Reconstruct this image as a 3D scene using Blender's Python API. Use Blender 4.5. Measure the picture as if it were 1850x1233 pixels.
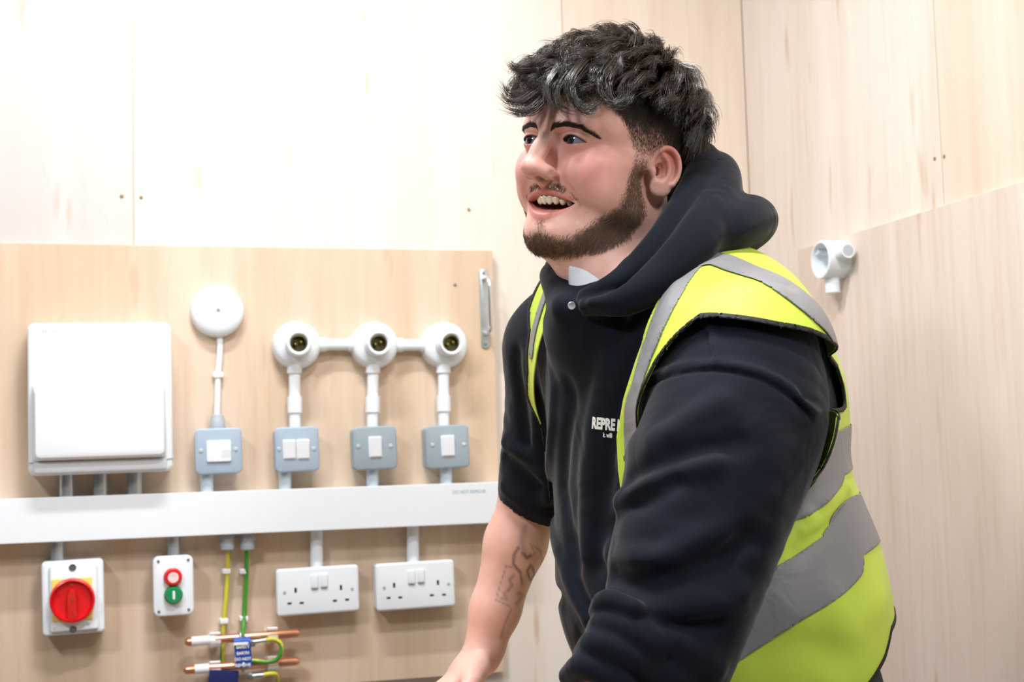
import bpy, bmesh, math, random
import numpy as np
from mathutils import Matrix, Vector
for o in list(bpy.data.objects): bpy.data.objects.remove(o)
SC = bpy.context.scene
COL = SC.collection
random.seed(4); RNG = np.random.default_rng(7)
PI = math.pi

# ------------------------------------------------------------------ camera
F_PX = 2600.0
PITCH, ROLL, YAW, CAM_H = 0.0823946, -0.0283096, -0.2951452, 1.15
cy_, sy_ = math.cos(YAW), math.sin(YAW)
W_AX = np.array([-sy_*math.cos(PITCH), cy_*math.cos(PITCH), math.sin(PITCH)])
_r = np.array([cy_, sy_, 0.0]); _u = np.cross(_r, W_AX)
R_AX = _r*math.cos(ROLL) + _u*math.sin(ROLL)
U_AX = -_r*math.sin(ROLL) + _u*math.cos(ROLL)
cam_d = bpy.data.cameras.new('camera'); cam = bpy.data.objects.new('camera', cam_d); COL.objects.link(cam)
cam_d.sensor_width = 36.0; cam_d.lens = F_PX/1850*36.0; cam_d.clip_start = 0.05
cam.matrix_world = Matrix(((R_AX[0], U_AX[0], -W_AX[0], 0), (R_AX[1], U_AX[1], -W_AX[1], 0), (R_AX[2], U_AX[2], -W_AX[2], CAM_H), (0, 0, 0, 1)))
cam_d.dof.use_dof = True; cam_d.dof.focus_distance = 1.6; cam_d.dof.aperture_fstop = 7.5
SC.camera = cam
SC.view_settings.view_transform = 'Standard'; SC.view_settings.look = 'None'
SC.view_settings.gamma = 1.0; SC.view_settings.use_curve_mapping = False
SC.view_settings.exposure = -0.08

WALL_Y, WALL_X, CEIL_Z = 2.5075, 1.2531, 2.55

# ------------------------------------------------------------------ world and lamps
world = bpy.data.worlds.new('world'); SC.world = world; world.use_nodes = True
bg = world.node_tree.nodes['Background']; bg.inputs[0].default_value = (0.93, 0.96, 1.0, 1); bg.inputs[1].default_value = 0.05
def area(name, loc, target, sx, sy, power, col=(1, 1, 1)):
    l = bpy.data.lights.new(name, 'AREA'); l.shape = 'RECTANGLE'; l.size = sx; l.size_y = sy; l.energy = power; l.color = col
    o = bpy.data.objects.new(name, l); COL.objects.link(o); o.location = loc
    o.rotation_euler = (Vector(target) - Vector(loc)).to_track_quat('-Z', 'Y').to_euler()
    return o
area('ceiling_light', (0.12, 1.78, 2.50), (0.12, 1.86, 0), 0.45, 0.06, 21, (0.985, 0.99, 1.0))
area('ceiling_light', (0.45, 1.12, 2.50), (0.40, 1.25, 0), 0.45, 0.07, 20, (0.98, 0.99, 1.0))
area('ceiling_light', (-1.1, 0.45, 2.50), (-0.5, 1.1, 0), 0.3, 0.3, 29, (0.96, 0.98, 1.0))
area('ceiling_light', (0.85, -0.1, 2.50), (0.60, 0.9, 0), 0.4, 0.4, 22, (0.95, 0.98, 1.0))  # unseen fill lamp, added to brighten the vest and his near side

# ------------------------------------------------------------------ helpers: pixels, materials, meshes
def cray(u, v): return R_AX*(u-925)/F_PX - U_AX*(v-616.5)/F_PX + W_AX
def on_wall(u, v, y=WALL_Y): d = cray(u, v); return d*y/d[1] + np.array([0, 0, CAM_H])
def on_side(u, v, x=WALL_X): d = cray(u, v); return d*x/d[0] + np.array([0, 0, CAM_H])
WL = np.stack([_r, np.array([-sy_, cy_, 0]), np.array([0, 0, 1.0])])      # world -> person axes
def ray_l(u, v): return WL @ cray(u, v)
def PT(u, v, depth):                                                    # depth measured along the level view axis, mm
    d = ray_l(u, v); q = d*depth/d[1]; return np.array([q[0], q[1], q[2] + CAM_H])*1000.0
def rgb(h):
    c = [int(h[i:i+2], 16)/255 for i in (0, 2, 4)]
    return tuple(x/12.92 if x <= .04045 else ((x+.055)/1.055)**2.4 for x in c) + (1,)
MATS = {}
def mat(name, col, rough=0.5, *, bump2=None, metal=0.0, spec=0.5, bump=None, coat=0.0, sheen=0.0, sss=0.0, attr=None, trans=0.0, mottled=None):
    if name in MATS: return MATS[name]
    m = bpy.data.materials.new(name); m.use_nodes = True; nt = m.node_tree; b = nt.nodes['Principled BSDF']
    c = rgb(col) if isinstance(col, str) else tuple(col) + (1,)
    b.inputs['Base Color'].default_value = c; b.inputs['Roughness'].default_value = rough; b.inputs['Metallic'].default_value = metal
    b.inputs['Specular IOR Level'].default_value = spec; b.inputs['Coat Weight'].default_value = coat; b.inputs['Coat Roughness'].default_value = 0.08
    b.inputs['Sheen Weight'].default_value = sheen; b.inputs['Sheen Roughness'].default_value = 0.4
    b.inputs['Transmission Weight'].default_value = trans
    if sss:
        b.inputs['Subsurface Weight'].default_value = sss; b.inputs['Subsurface Radius'].default_value = (1.0, 0.35, 0.2); b.inputs['Subsurface Scale'].default_value = 0.004
    tc = nt.nodes.new('ShaderNodeTexCoord')
    src = None
    if attr:
        a = nt.nodes.new('ShaderNodeAttribute'); a.attribute_name = attr; src = a.outputs['Color']
    if mottled:                                                         # (scale, amount): gentle variation of the colour
        n = nt.nodes.new('ShaderNodeTexNoise'); n.inputs['Scale'].default_value = mottled[0]; n.inputs['Detail'].default_value = 5
        nt.links.new(tc.outputs['Object'], n.inputs['Vector'])
        mr = nt.nodes.new('ShaderNodeMapRange'); mr.inputs[1].default_value = 0.3; mr.inputs[2].default_value = 0.7
        mr.inputs[3].default_value = 1-mottled[1]; mr.inputs[4].default_value = 1+mottled[1]; nt.links.new(n.outputs['Fac'], mr.inputs[0])
        vm = nt.nodes.new('ShaderNodeVectorMath'); vm.operation = 'SCALE'; nt.links.new(mr.outputs[0], vm.inputs['Scale'])
        if src: nt.links.new(src, vm.inputs[0])
        else: vm.inputs[0].default_value = c[:3]
        src = vm.outputs[0]
    if src: nt.links.new(src, b.inputs['Base Color'])
    if bump:                                                            # (scale, strength, distance)
        n = nt.nodes.new('ShaderNodeTexNoise'); n.inputs['Scale'].default_value = bump[0]; n.inputs['Detail'].default_value = 4
        nt.links.new(tc.outputs['Object'], n.inputs['Vector'])
        bp = nt.nodes.new('ShaderNodeBump'); bp.inputs['Strength'].default_value = bump[1]; bp.inputs['Distance'].default_value = bump[2]
        nt.links.new(n.outputs['Fac'], bp.inputs['Height']); nt.links.new(bp.outputs[0], b.inputs['Normal'])
        if bump2:                                                       # broad soft wrinkles
            n2 = nt.nodes.new('ShaderNodeTexNoise'); n2.inputs['Scale'].default_value = bump2[0]; n2.inputs['Detail'].default_value = 2.5; n2.inputs['Distortion'].default_value = 0.8
            nt.links.new(tc.outputs['Object'], n2.inputs['Vector']); b2 = nt.nodes.new('ShaderNodeBump'); b2.inputs['Strength'].default_value = bump2[1]; b2.inputs['Distance'].default_value = bump2[2]
            nt.links.new(n2.outputs['Fac'], b2.inputs['Height']); nt.links.new(bp.outputs[0], b2.inputs['Normal']); nt.links.new(b2.outputs[0], b.inputs['Normal'])
    MATS[name] = m
    return m
def tag(o, label=None, cat=None, group=None, kind=None):
    if label: o['label'] = label
    if cat: o['category'] = cat
    if group: o['group'] = group
    if kind: o['kind'] = kind
    return o
def link(name, me, m=None, parent=None, loc=None):
    o = bpy.data.objects.new(name, me); COL.objects.link(o)
    if m and not me.materials: me.materials.append(m)
    if parent: o.parent = parent
    if loc is not None: o.location = loc
    return o
def empty(name, loc, rot=(0, 0, 0)):
    o = bpy.data.objects.new(name, None); COL.objects.link(o); o.location = loc; o.rotation_euler = rot; o.empty_display_size = 0.05
    return o
def np_mesh(name, V, Q, smooth=True, cols=None):
    me = bpy.data.meshes.new(name); V = np.asarray(V, np.float32); Q = np.asarray(Q, np.int32); k = Q.shape[1]
    me.vertices.add(len(V)); me.vertices.foreach_set('co', V.ravel())
    me.loops.add(Q.size); me.loops.foreach_set('vertex_index', Q.ravel())
    me.polygons.add(len(Q)); me.polygons.foreach_set('loop_start', np.arange(0, Q.size, k, dtype=np.int32))
    me.update(calc_edges=True)
    if smooth: me.polygons.foreach_set('use_smooth', np.ones(len(Q), bool))
    if cols is not None:
        a = me.color_attributes.new('Col', 'FLOAT_COLOR', 'POINT')
        a.data.foreach_set('color', np.concatenate([cols, np.ones((len(cols), 1))], 1).astype(np.float32).ravel())
    return me

# ------------------------------------------------------------------ distance-field modelling (millimetres, person axes)
def nrm(v): v = np.asarray(v, float); return v/np.linalg.norm(v)
class Ell:
    def __init__(s, c, r, R=None, m=False):
        s.c = np.array(c, np.float32); s.r = np.array(r, np.float32); s.R = None if R is None else np.array(R, np.float32); s.m = m; s.bc = s.c; s.br = float(max(r))
    def __call__(s, p):
        q = p - s.c
        if s.R is not None: q = q @ s.R
        a = q/s.r; k0 = np.sqrt((a*a).sum(1)); a = a/s.r; k1 = np.sqrt((a*a).sum(1)) + 1e-9
        return k0*(k0-1)/k1
class Cone:
    def __init__(s, a, b, ra, rb, m=False, sq=None):                    # sq = (axis, factor): cross-section flattened along axis
        s.a = np.array(a, np.float32); s.b = np.array(b, np.float32); s.ra, s.rb, s.m = ra, rb, m
        s.sq = None if sq is None else (np.array(nrm(sq[0]), np.float32), sq[1])
        s.bc = (s.a+s.b)/2; s.br = float(np.linalg.norm(s.b-s.a))/2 + max(ra, rb)*(1 if sq is None else max(1, sq[1]))
    def __call__(s, p):
        ab = s.b-s.a; q = p-s.a; t = np.clip((q@ab)/float(ab@ab), 0, 1)
        w = q - t[:, None]*ab
        if s.sq is not None:
            e, k = s.sq; h = w@e; w = w + (h*(1/k-1))[:, None]*e
            return (np.sqrt((w*w).sum(1)) - (s.ra+(s.rb-s.ra)*t))*min(1, (1+k)/2)
        return np.sqrt((w*w).sum(1)) - (s.ra+(s.rb-s.ra)*t)
class Poly:                                                             # distance to a polyline (used for folds, seams, bands)
    def __init__(s, pts, m=False):
        s.p = np.array(pts, np.float32); s.m = m; s.bc = s.p.mean(0); s.br = float(np.linalg.norm(s.p-s.bc, axis=1).max())
    def __call__(s, p):
        d = None
        for a, b in zip(s.p[:-1], s.p[1:]):
            ab = b-a; q = p-a; t = np.clip((q@ab)/float(ab@ab+1e-9), 0, 1); w = q-t[:, None]*ab; e = (w*w).sum(1)
            d = e if d is None else np.minimum(d, e)
        return np.sqrt(d)
def smooth_path(pts, n=4):                                              # Catmull-Rom through rows of numbers
    P = np.array(pts, float); P = np.vstack([2*P[0]-P[1], P, 2*P[-1]-P[-2]]); out = []
    for i in range(1, len(P)-2):
        for t in np.arange(n)/n:
            a, b, c, d = P[i-1:i+3]
            out.append(0.5*((2*b) + (c-a)*t + (2*a-5*b+4*c-d)*t*t + (3*b-a-3*c+d)*t**3))
    return np.array(out + [P[-2]])
class Tube:                                                             # round tube of varying radius along a smooth path
    def __init__(s, pts, n=6, m=False, sq=None):
        q = smooth_path([tuple(a)+(r,) for a, r in pts], n); s.p = q[:, :3].astype(np.float32); s.r = q[:, 3].astype(np.float32); s.m = m
        s.bc = s.p.mean(0); s.br = float((np.linalg.norm(s.p-s.bc, axis=1)+s.r).max())
    def __call__(s, p):
        d = None
        for a, b, ra, rb in zip(s.p[:-1], s.p[1:], s.r[:-1], s.r[1:]):
            ab = b-a; q = p-a; t = np.clip((q@ab)/float(ab@ab+1e-9), 0, 1); w = q-t[:, None]*ab
            e = np.sqrt((w*w).sum(1)) - (ra+(rb-ra)*t); d = e if d is None else np.minimum(d, e)
        return d
class Fn:
    def __init__(s, f, bc, br, m=False): s.f = f; s.bc = np.array(bc, np.float32); s.br = br; s.m = m
    def __call__(s, p): return s.f(p)
def chain(prog, pts, k=10, m=False, sq=None):
    for A, B in zip(pts[:-1], pts[1:]): prog.add(Cone(A[0], B[0], A[1], B[1], m, sq), k)
class Prog:
    def __init__(s, o=(0, 0, 0), R=None):
        s.o = np.array(o, np.float32); s.R = None if R is None else np.array(R, np.float32); s.ops = []; s.m = False; s.bc = s.o; s.br = 1e4
    def add(s, p, k=8): s.ops.append((0, k, p)); return s
    def sub(s, p, k=4): s.ops.append((1, k, p)); return s
    def cut(s, p, k=1): s.ops.append((2, k, p)); return s               # intersect
    def fold(s, pts, h, w, m=False): s.ops.append((3, (h, w), Poly(pts, m))); return s
    def grow(s, a): s.ops.append((4, a, None)); return s
    def noise(s, f): s.ops.append((5, 0, f)); return s
    def loc(s, p):
        q = p - s.o
        return q if s.R is None else q@s.R
    def __call__(s, p, cc=None, cr=0.0):
        p = s.loc(np.asarray(p, np.float32)); pm = None
        if cc is not None: cc = s.loc(cc[None])[0]; ccm = np.array([abs(cc[0]), cc[1], cc[2]], np.float32)
        d = np.full(len(p), 60.0, np.float32)
        for op, k, f in s.ops:
            if op == 4: d = d - k; continue
            if op == 5: d = d - f(p); continue
            if cc is not None and op != 2:
                lb = np.linalg.norm((ccm if f.m else cc) - f.bc) - cr - f.br
                if lb > (2.2*k[1] if op == 3 else k + 14): continue
            if f.m:
                if pm is None: pm = p.copy(); pm[:, 0] = np.abs(pm[:, 0])
                q = pm
            else: q = p
            e = f(q, cc, cr) if isinstance(f, Prog) else f(q)
            if op == 3: d = d - k[0]*np.exp(-(e/k[1])**2); continue
            if op == 0: h = np.maximum(k-np.abs(d-e), 0)/k; d = np.minimum(d, e) - h*h*k*0.25
            else:
                if op == 1: e = -e
                h = np.maximum(k-np.abs(d-e), 0)/k; d = np.maximum(d, e) + h*h*k*0.25
        return d
def axis(segs):                                                         # [(start, end, step), ...] -> coordinates
    out = []
    for a, b, st in segs: out.append(np.arange(a, b, st))
    return np.concatenate(out).astype(np.float32)
def mesh_sdf(f, xs, ys, zs, newton=1, slack=1.5):
    B = 8; ax = []
    for g in (xs, ys, zs):
        n = math.ceil((len(g)-1)/B)*B + 1; st = g[-1]-g[-2]
        ax.append(np.concatenate([g, g[-1] + st*np.arange(1, n-len(g)+1)]).astype(np.float32))
    xs, ys, zs = ax; N = [len(g) for g in ax]; nb = [(n-1)//B for n in N]
    bi = np.stack(np.meshgrid(*[np.arange(n) for n in nb], indexing='ij'), -1).reshape(-1, 3)
    lo = np.stack([ax[i][bi[:, i]*B] for i in range(3)], 1); hi = np.stack([ax[i][bi[:, i]*B+B] for i in range(3)], 1)
    cen = (lo+hi)/2; rad = np.linalg.norm(hi-lo, axis=1)/2
    dv = np.concatenate([f(cen[i:i+60000]) for i in range(0, len(cen), 60000)])
    act = np.abs(dv) < rad*slack + 4
    bi = bi[act]; cen = cen[act]; rad = rad[act]
    # Morton-like ordering for locality
    key = ((bi[:, 0]//4)*4096 + (bi[:, 1]//4))*4096 + bi[:, 2]//4; o = np.argsort(key, kind='stable'); bi = bi[o]; cen = cen[o]; rad = rad[o]
    L = np.stack(np.meshgrid(*[np.arange(B+1)]*3, indexing='ij'), -1).reshape(-1, 3)
    cells, verts, edges = [], [], []
    NX, NY, NZ = N
    def cid(i, j, k): return (i.astype(np.int64)*NY + j)*NZ + k
    CH = 24
    for s in range(0, len(bi), CH):
        b = bi[s:s+CH]; nbk = len(b)
        gi = (b[:, None, :]*B + L[None])                                # (nb,729,3)
        P = np.stack([xs[gi[..., 0]], ys[gi[..., 1]], zs[gi[..., 2]]], -1).reshape(-1, 3)
        mn, mx = P.min(0), P.max(0); cc = (mn+mx)/2; cr = float(np.linalg.norm(mx-mn))/2
        v = f(P, cc, cr).reshape(nbk, B+1, B+1, B+1); P = P.reshape(nbk, B+1, B+1, B+1, 3)
        sg = v < 0
        cnt = np.zeros((nbk, B, B, B), np.int8)
        for a in (0, 1):
            for c in (0, 1):
                for e in (0, 1): cnt += sg[:, a:B+a, c:B+c, e:B+e]
        w = np.argwhere((cnt > 0) & (cnt < 8))
        if not len(w): continue
        n0, i0, j0, k0 = w.T
        acc = np.zeros((len(w), 3)); num = np.zeros(len(w))
        for d in range(3):
            for a in (0, 1):
                for c in (0, 1):
                    oa = [a, c]; oa.insert(d, 0); ob = [a, c]; ob.insert(d, 1)
                    va = v[n0, i0+oa[0], j0+oa[1], k0+oa[2]]; vb = v[n0, i0+ob[0], j0+ob[1], k0+ob[2]]
                    x = (va < 0) != (vb < 0); t = np.where(x, va/(va-vb+1e-12), 0)
                    pa = P[n0, i0+oa[0], j0+oa[1], k0+oa[2]]; pb = P[n0, i0+ob[0], j0+ob[1], k0+ob[2]]
                    acc += np.where(x[:, None], pa+(pb-pa)*t[:, None], 0); num += x
        pv = (acc/num[:, None]).astype(np.float32)
        for _ in range(newton):
            h = 0.6; f0 = f(pv, cc, cr)
            g = np.stack([f(pv+np.array(e, np.float32)*h, cc, cr)-f0 for e in ((1, 0, 0), (0, 1, 0), (0, 0, 1))], 1)/h
            stp = (f0/np.maximum((g*g).sum(1), 0.3))[:, None]*g
            pv = pv - np.clip(stp, -0.8, 0.8)
        verts.append(pv); g0 = b[n0]*B; cells.append(cid(g0[:, 0]+i0, g0[:, 1]+j0, g0[:, 2]+k0))
        for d in range(3):
            sl = [slice(0, B)]*3; sl2 = list(sl); sl2[d] = slice(1, B+1)
            A = sg[(slice(None),)+tuple(sl)]; C = sg[(slice(None),)+tuple(sl2)]
            w = np.argwhere(A != C)
            if not len(w): continue
            g0 = b[w[:, 0]]*B + w[:, 1:]
            edges.append((d, g0, A[tuple(w.T)]))
    cells = np.concatenate(cells); verts = np.concatenate(verts); so = np.argsort(cells); cs = cells[so]
    quads = []
    for d, g, ins in edges:
        e1, e2 = [(1, 2), (2, 0), (0, 1)][d]; q = []
        for a, c in ((0, 0), (1, 0), (1, 1), (0, 1)):
            h = g.copy(); h[:, e1] -= a; h[:, e2] -= c
            ok0 = (h >= 0).all(1); ci = cid(h[:, 0], h[:, 1], h[:, 2]); ix = np.minimum(np.searchsorted(cs, ci), len(cs)-1)
            q.append(np.where((cs[ix] == ci) & ok0, so[ix], -1))
        q = np.stack(q, 1); ok = (q >= 0).all(1); q = q[ok]; ins = ins[ok]
        q[~ins] = q[~ins][:, ::-1]; quads.append(q)
    return verts, np.concatenate(quads)
def mark(f, pix, t0=900, t1=2400):                                       # where the sight lines through pixels meet a surface
    d = np.array([nrm(ray_l(u, v)) for u, v in pix]); o = np.array([0, 0, CAM_H*1000]); t = np.full(len(pix), float(t0))
    for _ in range(90):
        e = f(o+d*t[:, None]); t = np.minimum(t + e*0.85, t1)
        if np.abs(e).max() < 0.3: break
    return list(o+d*t[:, None])
def grad(f, p, h=0.8):
    f0 = f(p); return f0, np.stack([f((p+np.array(e)*h).astype(np.float32))-f0 for e in np.eye(3)], 1)/h
def sheet(V, Q, base, off, region, single=False):                                     # part of a surface inside region < 0, with a clean edge
    N = np.zeros_like(V); n = np.cross(V[Q[:, 2]]-V[Q[:, 0]], V[Q[:, 3]]-V[Q[:, 1]])
    for k in range(4): np.add.at(N, Q[:, k], n)
    N /= np.linalg.norm(N, axis=1, keepdims=True)+1e-9
    P = V + N*off; r = region(P); keep = ((r < 0).sum(1) if r.ndim > 1 else (r[Q] < 0).sum(1)) >= 2
    q = Q[keep]; used = np.unique(q); mv = used[(r[used] > -3.4)]
    qb = np.zeros(len(V), int); np.add.at(qb, q.ravel(), 1); bd = mv[(r[mv] > 0) | (qb[mv] < 4)]
    for _ in range(5):
        p = P[bd].astype(np.float32); r0, g = grad(region, p); g = g - N[bd]*(g*N[bd]).sum(1, keepdims=True)
        P[bd] = p - np.clip((r0/np.maximum((g*g).sum(1), 0.25)), -4, 4)[:, None]*g
    lab = np.arange(len(V))                                             # keep the largest connected piece
    for _ in range(400):
        mn = lab[q].min(1); new = lab.copy(); np.minimum.at(new, q.ravel(), np.repeat(mn, 4)); new = new[new]
        if (new == lab).all(): break
        lab = new
    if single: u_, c_ = np.unique(lab[q[:, 0]], return_counts=True); q = q[lab[q[:, 0]] == u_[c_.argmax()]]; used = np.unique(q)
    m = np.full(len(V), -1); m[used] = np.arange(len(used))
    return P[used], m[q]
def projL(p):
    p = np.asarray(p, float)/1000 - [0, 0, CAM_H]; q = p@WL
    return np.stack([925+F_PX*(q@R_AX)/(q@W_AX), 616.5-F_PX*(q@U_AX)/(q@W_AX)], -1)

# ------------------------------------------------------------------ the person: head (local axes: x to his left, y forward, z up)
H_O = np.array([107.1, 1660.2, 1505.6]); H_R = np.array([[0.71713, -0.68164, 0.14525], [-0.67622, -0.73097, -0.09169], [-0.16867, 0.03247, 0.98514]])
def h2l(p): return np.asarray(p, float)@H_R.T + H_O
def l2h(p): return (np.asarray(p, float)-H_O)@H_R
EYE = (32.0, 73.0, 0.0); EYE_R = 12.6
cranium = Prog().add(Ell((0, -20, 32), (80, 103, 86)), 10).add(Ell((0, 34, 30), (67, 59, 60)), 22)
def lid_gap(p):                                                         # signed distance to the almond opening between the lids
    x = p[:, 0]-EYE[0]+0.6; z = p[:, 2]-EYE[2] + 0.4 + x*0.05
    up = np.sqrt(x*x + (z+19.0)**2) - 24.2; lo = np.sqrt(x*x + (z-27)**2) - 31.4
    return np.maximum(np.maximum(up, lo), EYE[1]-p[:, 1]+2)
def mouth_gap(p):                                                       # open smile, corners pulled up
    x = np.abs(p[:, 0]); z = p[:, 2]
    top = z - (-61.5 - 0.0058*x*x); bot = (-84.6 + 0.0120*x*x) - z
    return np.maximum(np.maximum(top, bot)*0.85, 50-p[:, 1])
head = Prog(H_O, H_R)
head.add(cranium, 5)
head.add(Ell((0, 22, -38), (62, 58, 62)), 18)
head.add(Cone((57, 4, -70), (17, 60, -101), 19, 19, True), 20)           # jaw
head.add(Ell((0, 62, -103), (22, 18, 16)), 14)                           # chin
head.add(Ell((0, 49, -72), (34, 31, 30)), 14)                           # muzzle
head.add(Ell((38, 56, -42), (24, 25, 27), m=True), 18)                  # full cheek
head.add(Ell((37, 70, -33), (16, 14, 14), m=True), 14)                  # apple of the cheek
head.add(Cone((50, 58, -22), (70, 8, -14), 13, 10, True), 18)           # cheekbone
head.add(Ell((58, 30, -52), (15, 30, 28), m=True), 18)
head.add(Ell((0, 32, -96), (46, 40, 24)), 24)                           # soft underside of the chin
head.add(Cone((8, 88, 17), (40, 75, 17), 8.5, 8.0, True), 12)           # brow ridge
head.sub(Ell((31, 92, -1), (17, 13, 10.5), m=True), 9)                  # eye socket
head.sub(Ell((15, 92, -8), (6, 9, 16), m=True), 8)
head.add(Tube([((0, 86, 12), 8.5), ((0, 92.5, 0), 8.8), ((0, 99, -12), 10.5), ((0, 104.5, -24), 10.4), ((0, 108, -33), 10.6)]), 9)      # nose bridge
head.add(Ell((0, 110.5, -35.5), (11.8, 11.5, 9.5)), 7)                        # tip
head.add(Ell((11.6, 96, -38.5), (7.4, 12.5, 8.6), m=True), 8)                   # wings
head.add(Cone((0, 104, -41), (0, 80, -52), 5.5, 7), 6)
head.sub(Ell((7.8, 102, -46.5), (3.8, 7, 4.2), m=True), 2)            # nostrils
head.add(Ell(EYE, (15.6, 14.6, 14.2), m=True), 5)                       # lids over the eyeball
head.sub(Fn(lid_gap, EYE, 20, True), 1.2)
head.fold([(16, 88, 7.5), (24, 90, 9.6), (34, 90, 10.2), (44, 86, 7.5), (50, 79, 3)], -1.3, 1.6, True)    # lid crease
head.fold([(17, 88, -8), (27, 90, -11.5), (38, 90, -11.5), (48, 84, -8)], -1.0, 2.2, True)               # pouch under the eye
head.fold([(19, 96, -40), (28, 86, -47), (37, 76, -58), (42, 70, -71)], -3.2, 3.6, True)                 # smile line
head.fold([(42, 68, -72), (42, 66, -82), (38, 64, -92)], -1.3, 4.0, True)
head.fold([(12, 78, -94), (0, 80, -93)], -2.0, 5.0, True)
# lips
head.add(Tube([((0, 82.5, -58.2), 3.2), ((6, 82, -57), 3.5), ((14, 80, -58.6), 3.3), ((26, 74.5, -62.5), 3.1), ((36, 67, -68), 2.2)], m=True), 4)
head.add(Tube([((0, 76, -87.5), 5.0), ((10, 75.3, -86.4), 4.9), ((20, 72.5, -82.3), 4.4), ((30, 68, -76), 3.6), ((36, 65.5, -70), 2.2)], m=True), 4)
head.sub(Fn(mouth_gap, (0, 82, -72), 38), 1.5)
head.sub(Ell((0, 54, -74), (29, 22, 14)), 3)
# ear
EAR_O = np.array([79.0, -18.0, -18.0]); _e = math.radians(24)
EAR_R = np.array([[math.cos(_e), -math.sin(_e), 0], [-math.sin(_e)*-1, math.cos(_e), 0], [0, 0, 1.0]])
def ear_axes():
    out = nrm((math.cos(_e), math.sin(_e), 0.06)); back = nrm((math.sin(_e), -math.cos(_e), -0.10)); up = np.cross(back, out); up = up if up[2] > 0 else -up
    return np.stack([out, back, nrm(up)], 1)
EA = ear_axes()                                                         # columns: outward, backward, up
def ear_pt(o, b, u): return tuple(EAR_O + EA@np.array([o, b*0.95, u*0.86], float))
def on_ear(pts): return [ear_pt(*q) for q in pts]
def ring(a, b, cb, cu, ang, o): return [(o(t) if callable(o) else o, cb + a*math.cos(t), cu + b*math.sin(t)) for t in ang]
head.add(Ell(ear_pt(1, 5, 1), (5.0, 16, 24), EA, True), 6)
hel = ring(17.5, 27, 4, 4, np.linspace(-0.75, 3.35, 9), lambda t: 5.5+2.2*math.cos(t)) + [(4, -9, -2), (2.5, -2, -4)]
head.add(Tube([(ear_pt(*q), 3.6) for q in hel], m=True), 3)
head.sub(Ell(ear_pt(8, 5, 3), (5.2, 13, 19), EA, True), 3)
anti = [(5.5, 1, 19), (5.8, 7, 12), (6.2, 9.5, 2), (6.0, 8, -9), (5, 3, -16), (5, -4, -17)]
head.add(Tube([(ear_pt(*q), 2.9) for q in anti], m=True), 4)
head.sub(Ell(ear_pt(4, -1, -3), (8, 7.5, 11), EA, True), 2.5)
head.add(Ell(ear_pt(3.0, -10.5, -6), (5, 4, 6), EA, True), 3)           # tragus
head.add(Ell(ear_pt(3.0, 4, -22), (4.8, 12.5, 10.5), EA, True), 6)            # lobe

# ------------------------------------------------------------------ the person: neck, shoulders, arms, hands (person axes)
def hand(prog, wrist, aim, back, side, s=1.0, curl=0.5):
    """palm, four fingers and a thumb. aim = along the fingers, back = out of the back of the hand, side = towards the thumb"""
    a = nrm(aim); n = nrm(np.array(back, float)-a*np.dot(back, a)); t = np.cross(a, n); t = t if np.dot(t, side) > 0 else -t
    w = np.array(wrist, float)
    def P(x, y, z): return w + s*(a*x + t*y + n*z)
    prog.add(Cone(P(-8, 0, 0), P(25, 0, 1), 24*s, 27*s, sq=(n, 0.72)), 14)
    prog.add(Cone(P(25, 3, 0), P(82, 3, 0), 27*s, 35*s, sq=(n, 0.42)), 12)
    prog.add(Ell(P(38, 24, -6), (20*s, 15*s, 15*s)), 14)
    for y, L, r, k0 in ((31, 72, 9.3, 84), (11, 80, 9.6, 88), (-9, 75, 9.2, 86), (-27, 58, 8.2, 79)):
        kn = P(k0, y, 2); prog.add(Ell(kn, (11*s,)*3), 6)
        ang = 0.25; cur = kn; rr = r
        for f, c in ((0.45, 0.45*curl*2), (0.31, 0.6*curl*2), (0.24, 0.4*curl*2)):
            ang += c; nx = cur + s*L*f*(a*math.cos(ang) - n*math.sin(ang) + t*(y*0.0016))
            prog.add(Cone(cur, nx, rr*s, (rr-1)*s), 2.5); cur = nx; rr -= 0.8
    c0, c1, c2, c3 = P(22, 26, -6), P(50, 46, -12), P(76, 57, -18), P(98, 60, -26)
    prog.add(Cone(c0, c1, 14*s, 12*s), 10); prog.add(Cone(c1, c2, 11*s, 9.8*s), 3); prog.add(Cone(c2, c3, 9.8*s, 8*s), 3)
body = Prog()
body.add(head, 5)
NECK_B = np.array([140, 1690, 1330.0])
neck = Cone(h2l((0, -32, -48)), NECK_B, 64, 70); body.add(neck, 24)
body.add(Cone(h2l((0, 30, -96)), (122, 1640, 1330), 40, 46), 24)
body.fold([h2l((62, 0, -92)), h2l((50, 12, -118)), (118, 1622, 1350)], 2.5, 9)
body.add(Cone((235, 1545, 1255), (70, 1830, 1290), 60, 60), 40)
body.add(Ell((195, 1695, 1180), (120, 120, 170)), 50)
N_SH, N_EL, N_WR = (250, 1530, 1250), (165, 1435, 1000), (12, 1400, 868)
F_SH, F_EL, F_WR = (66, 1845, 1285), (22, 1905, 1110), (-52, 1903, 895)
chain(body, [(N_SH, 58), ((205, 1480, 1120), 50), (N_EL, 42), ((110, 1420, 950), 41), (N_WR, 27)], 20)
chain(body, [(F_SH, 55), ((40, 1880, 1200), 46), (F_EL, 40), ((-3, 1912, 1040), 39), ((-32, 1908, 955), 31), (F_WR, 25)], 16)
hand(body, F_WR, (-0.62, -0.42, -0.46), (-0.75, -0.1, 0.62), (0.35, -0.9, 0), 1.0, 0.35)
hand(body, N_WR, (-0.85, -0.28, -0.30), (-0.25, -0.3, 0.9), (0.2, 0.9, 0.0), 1.0, 0.3)

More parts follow.
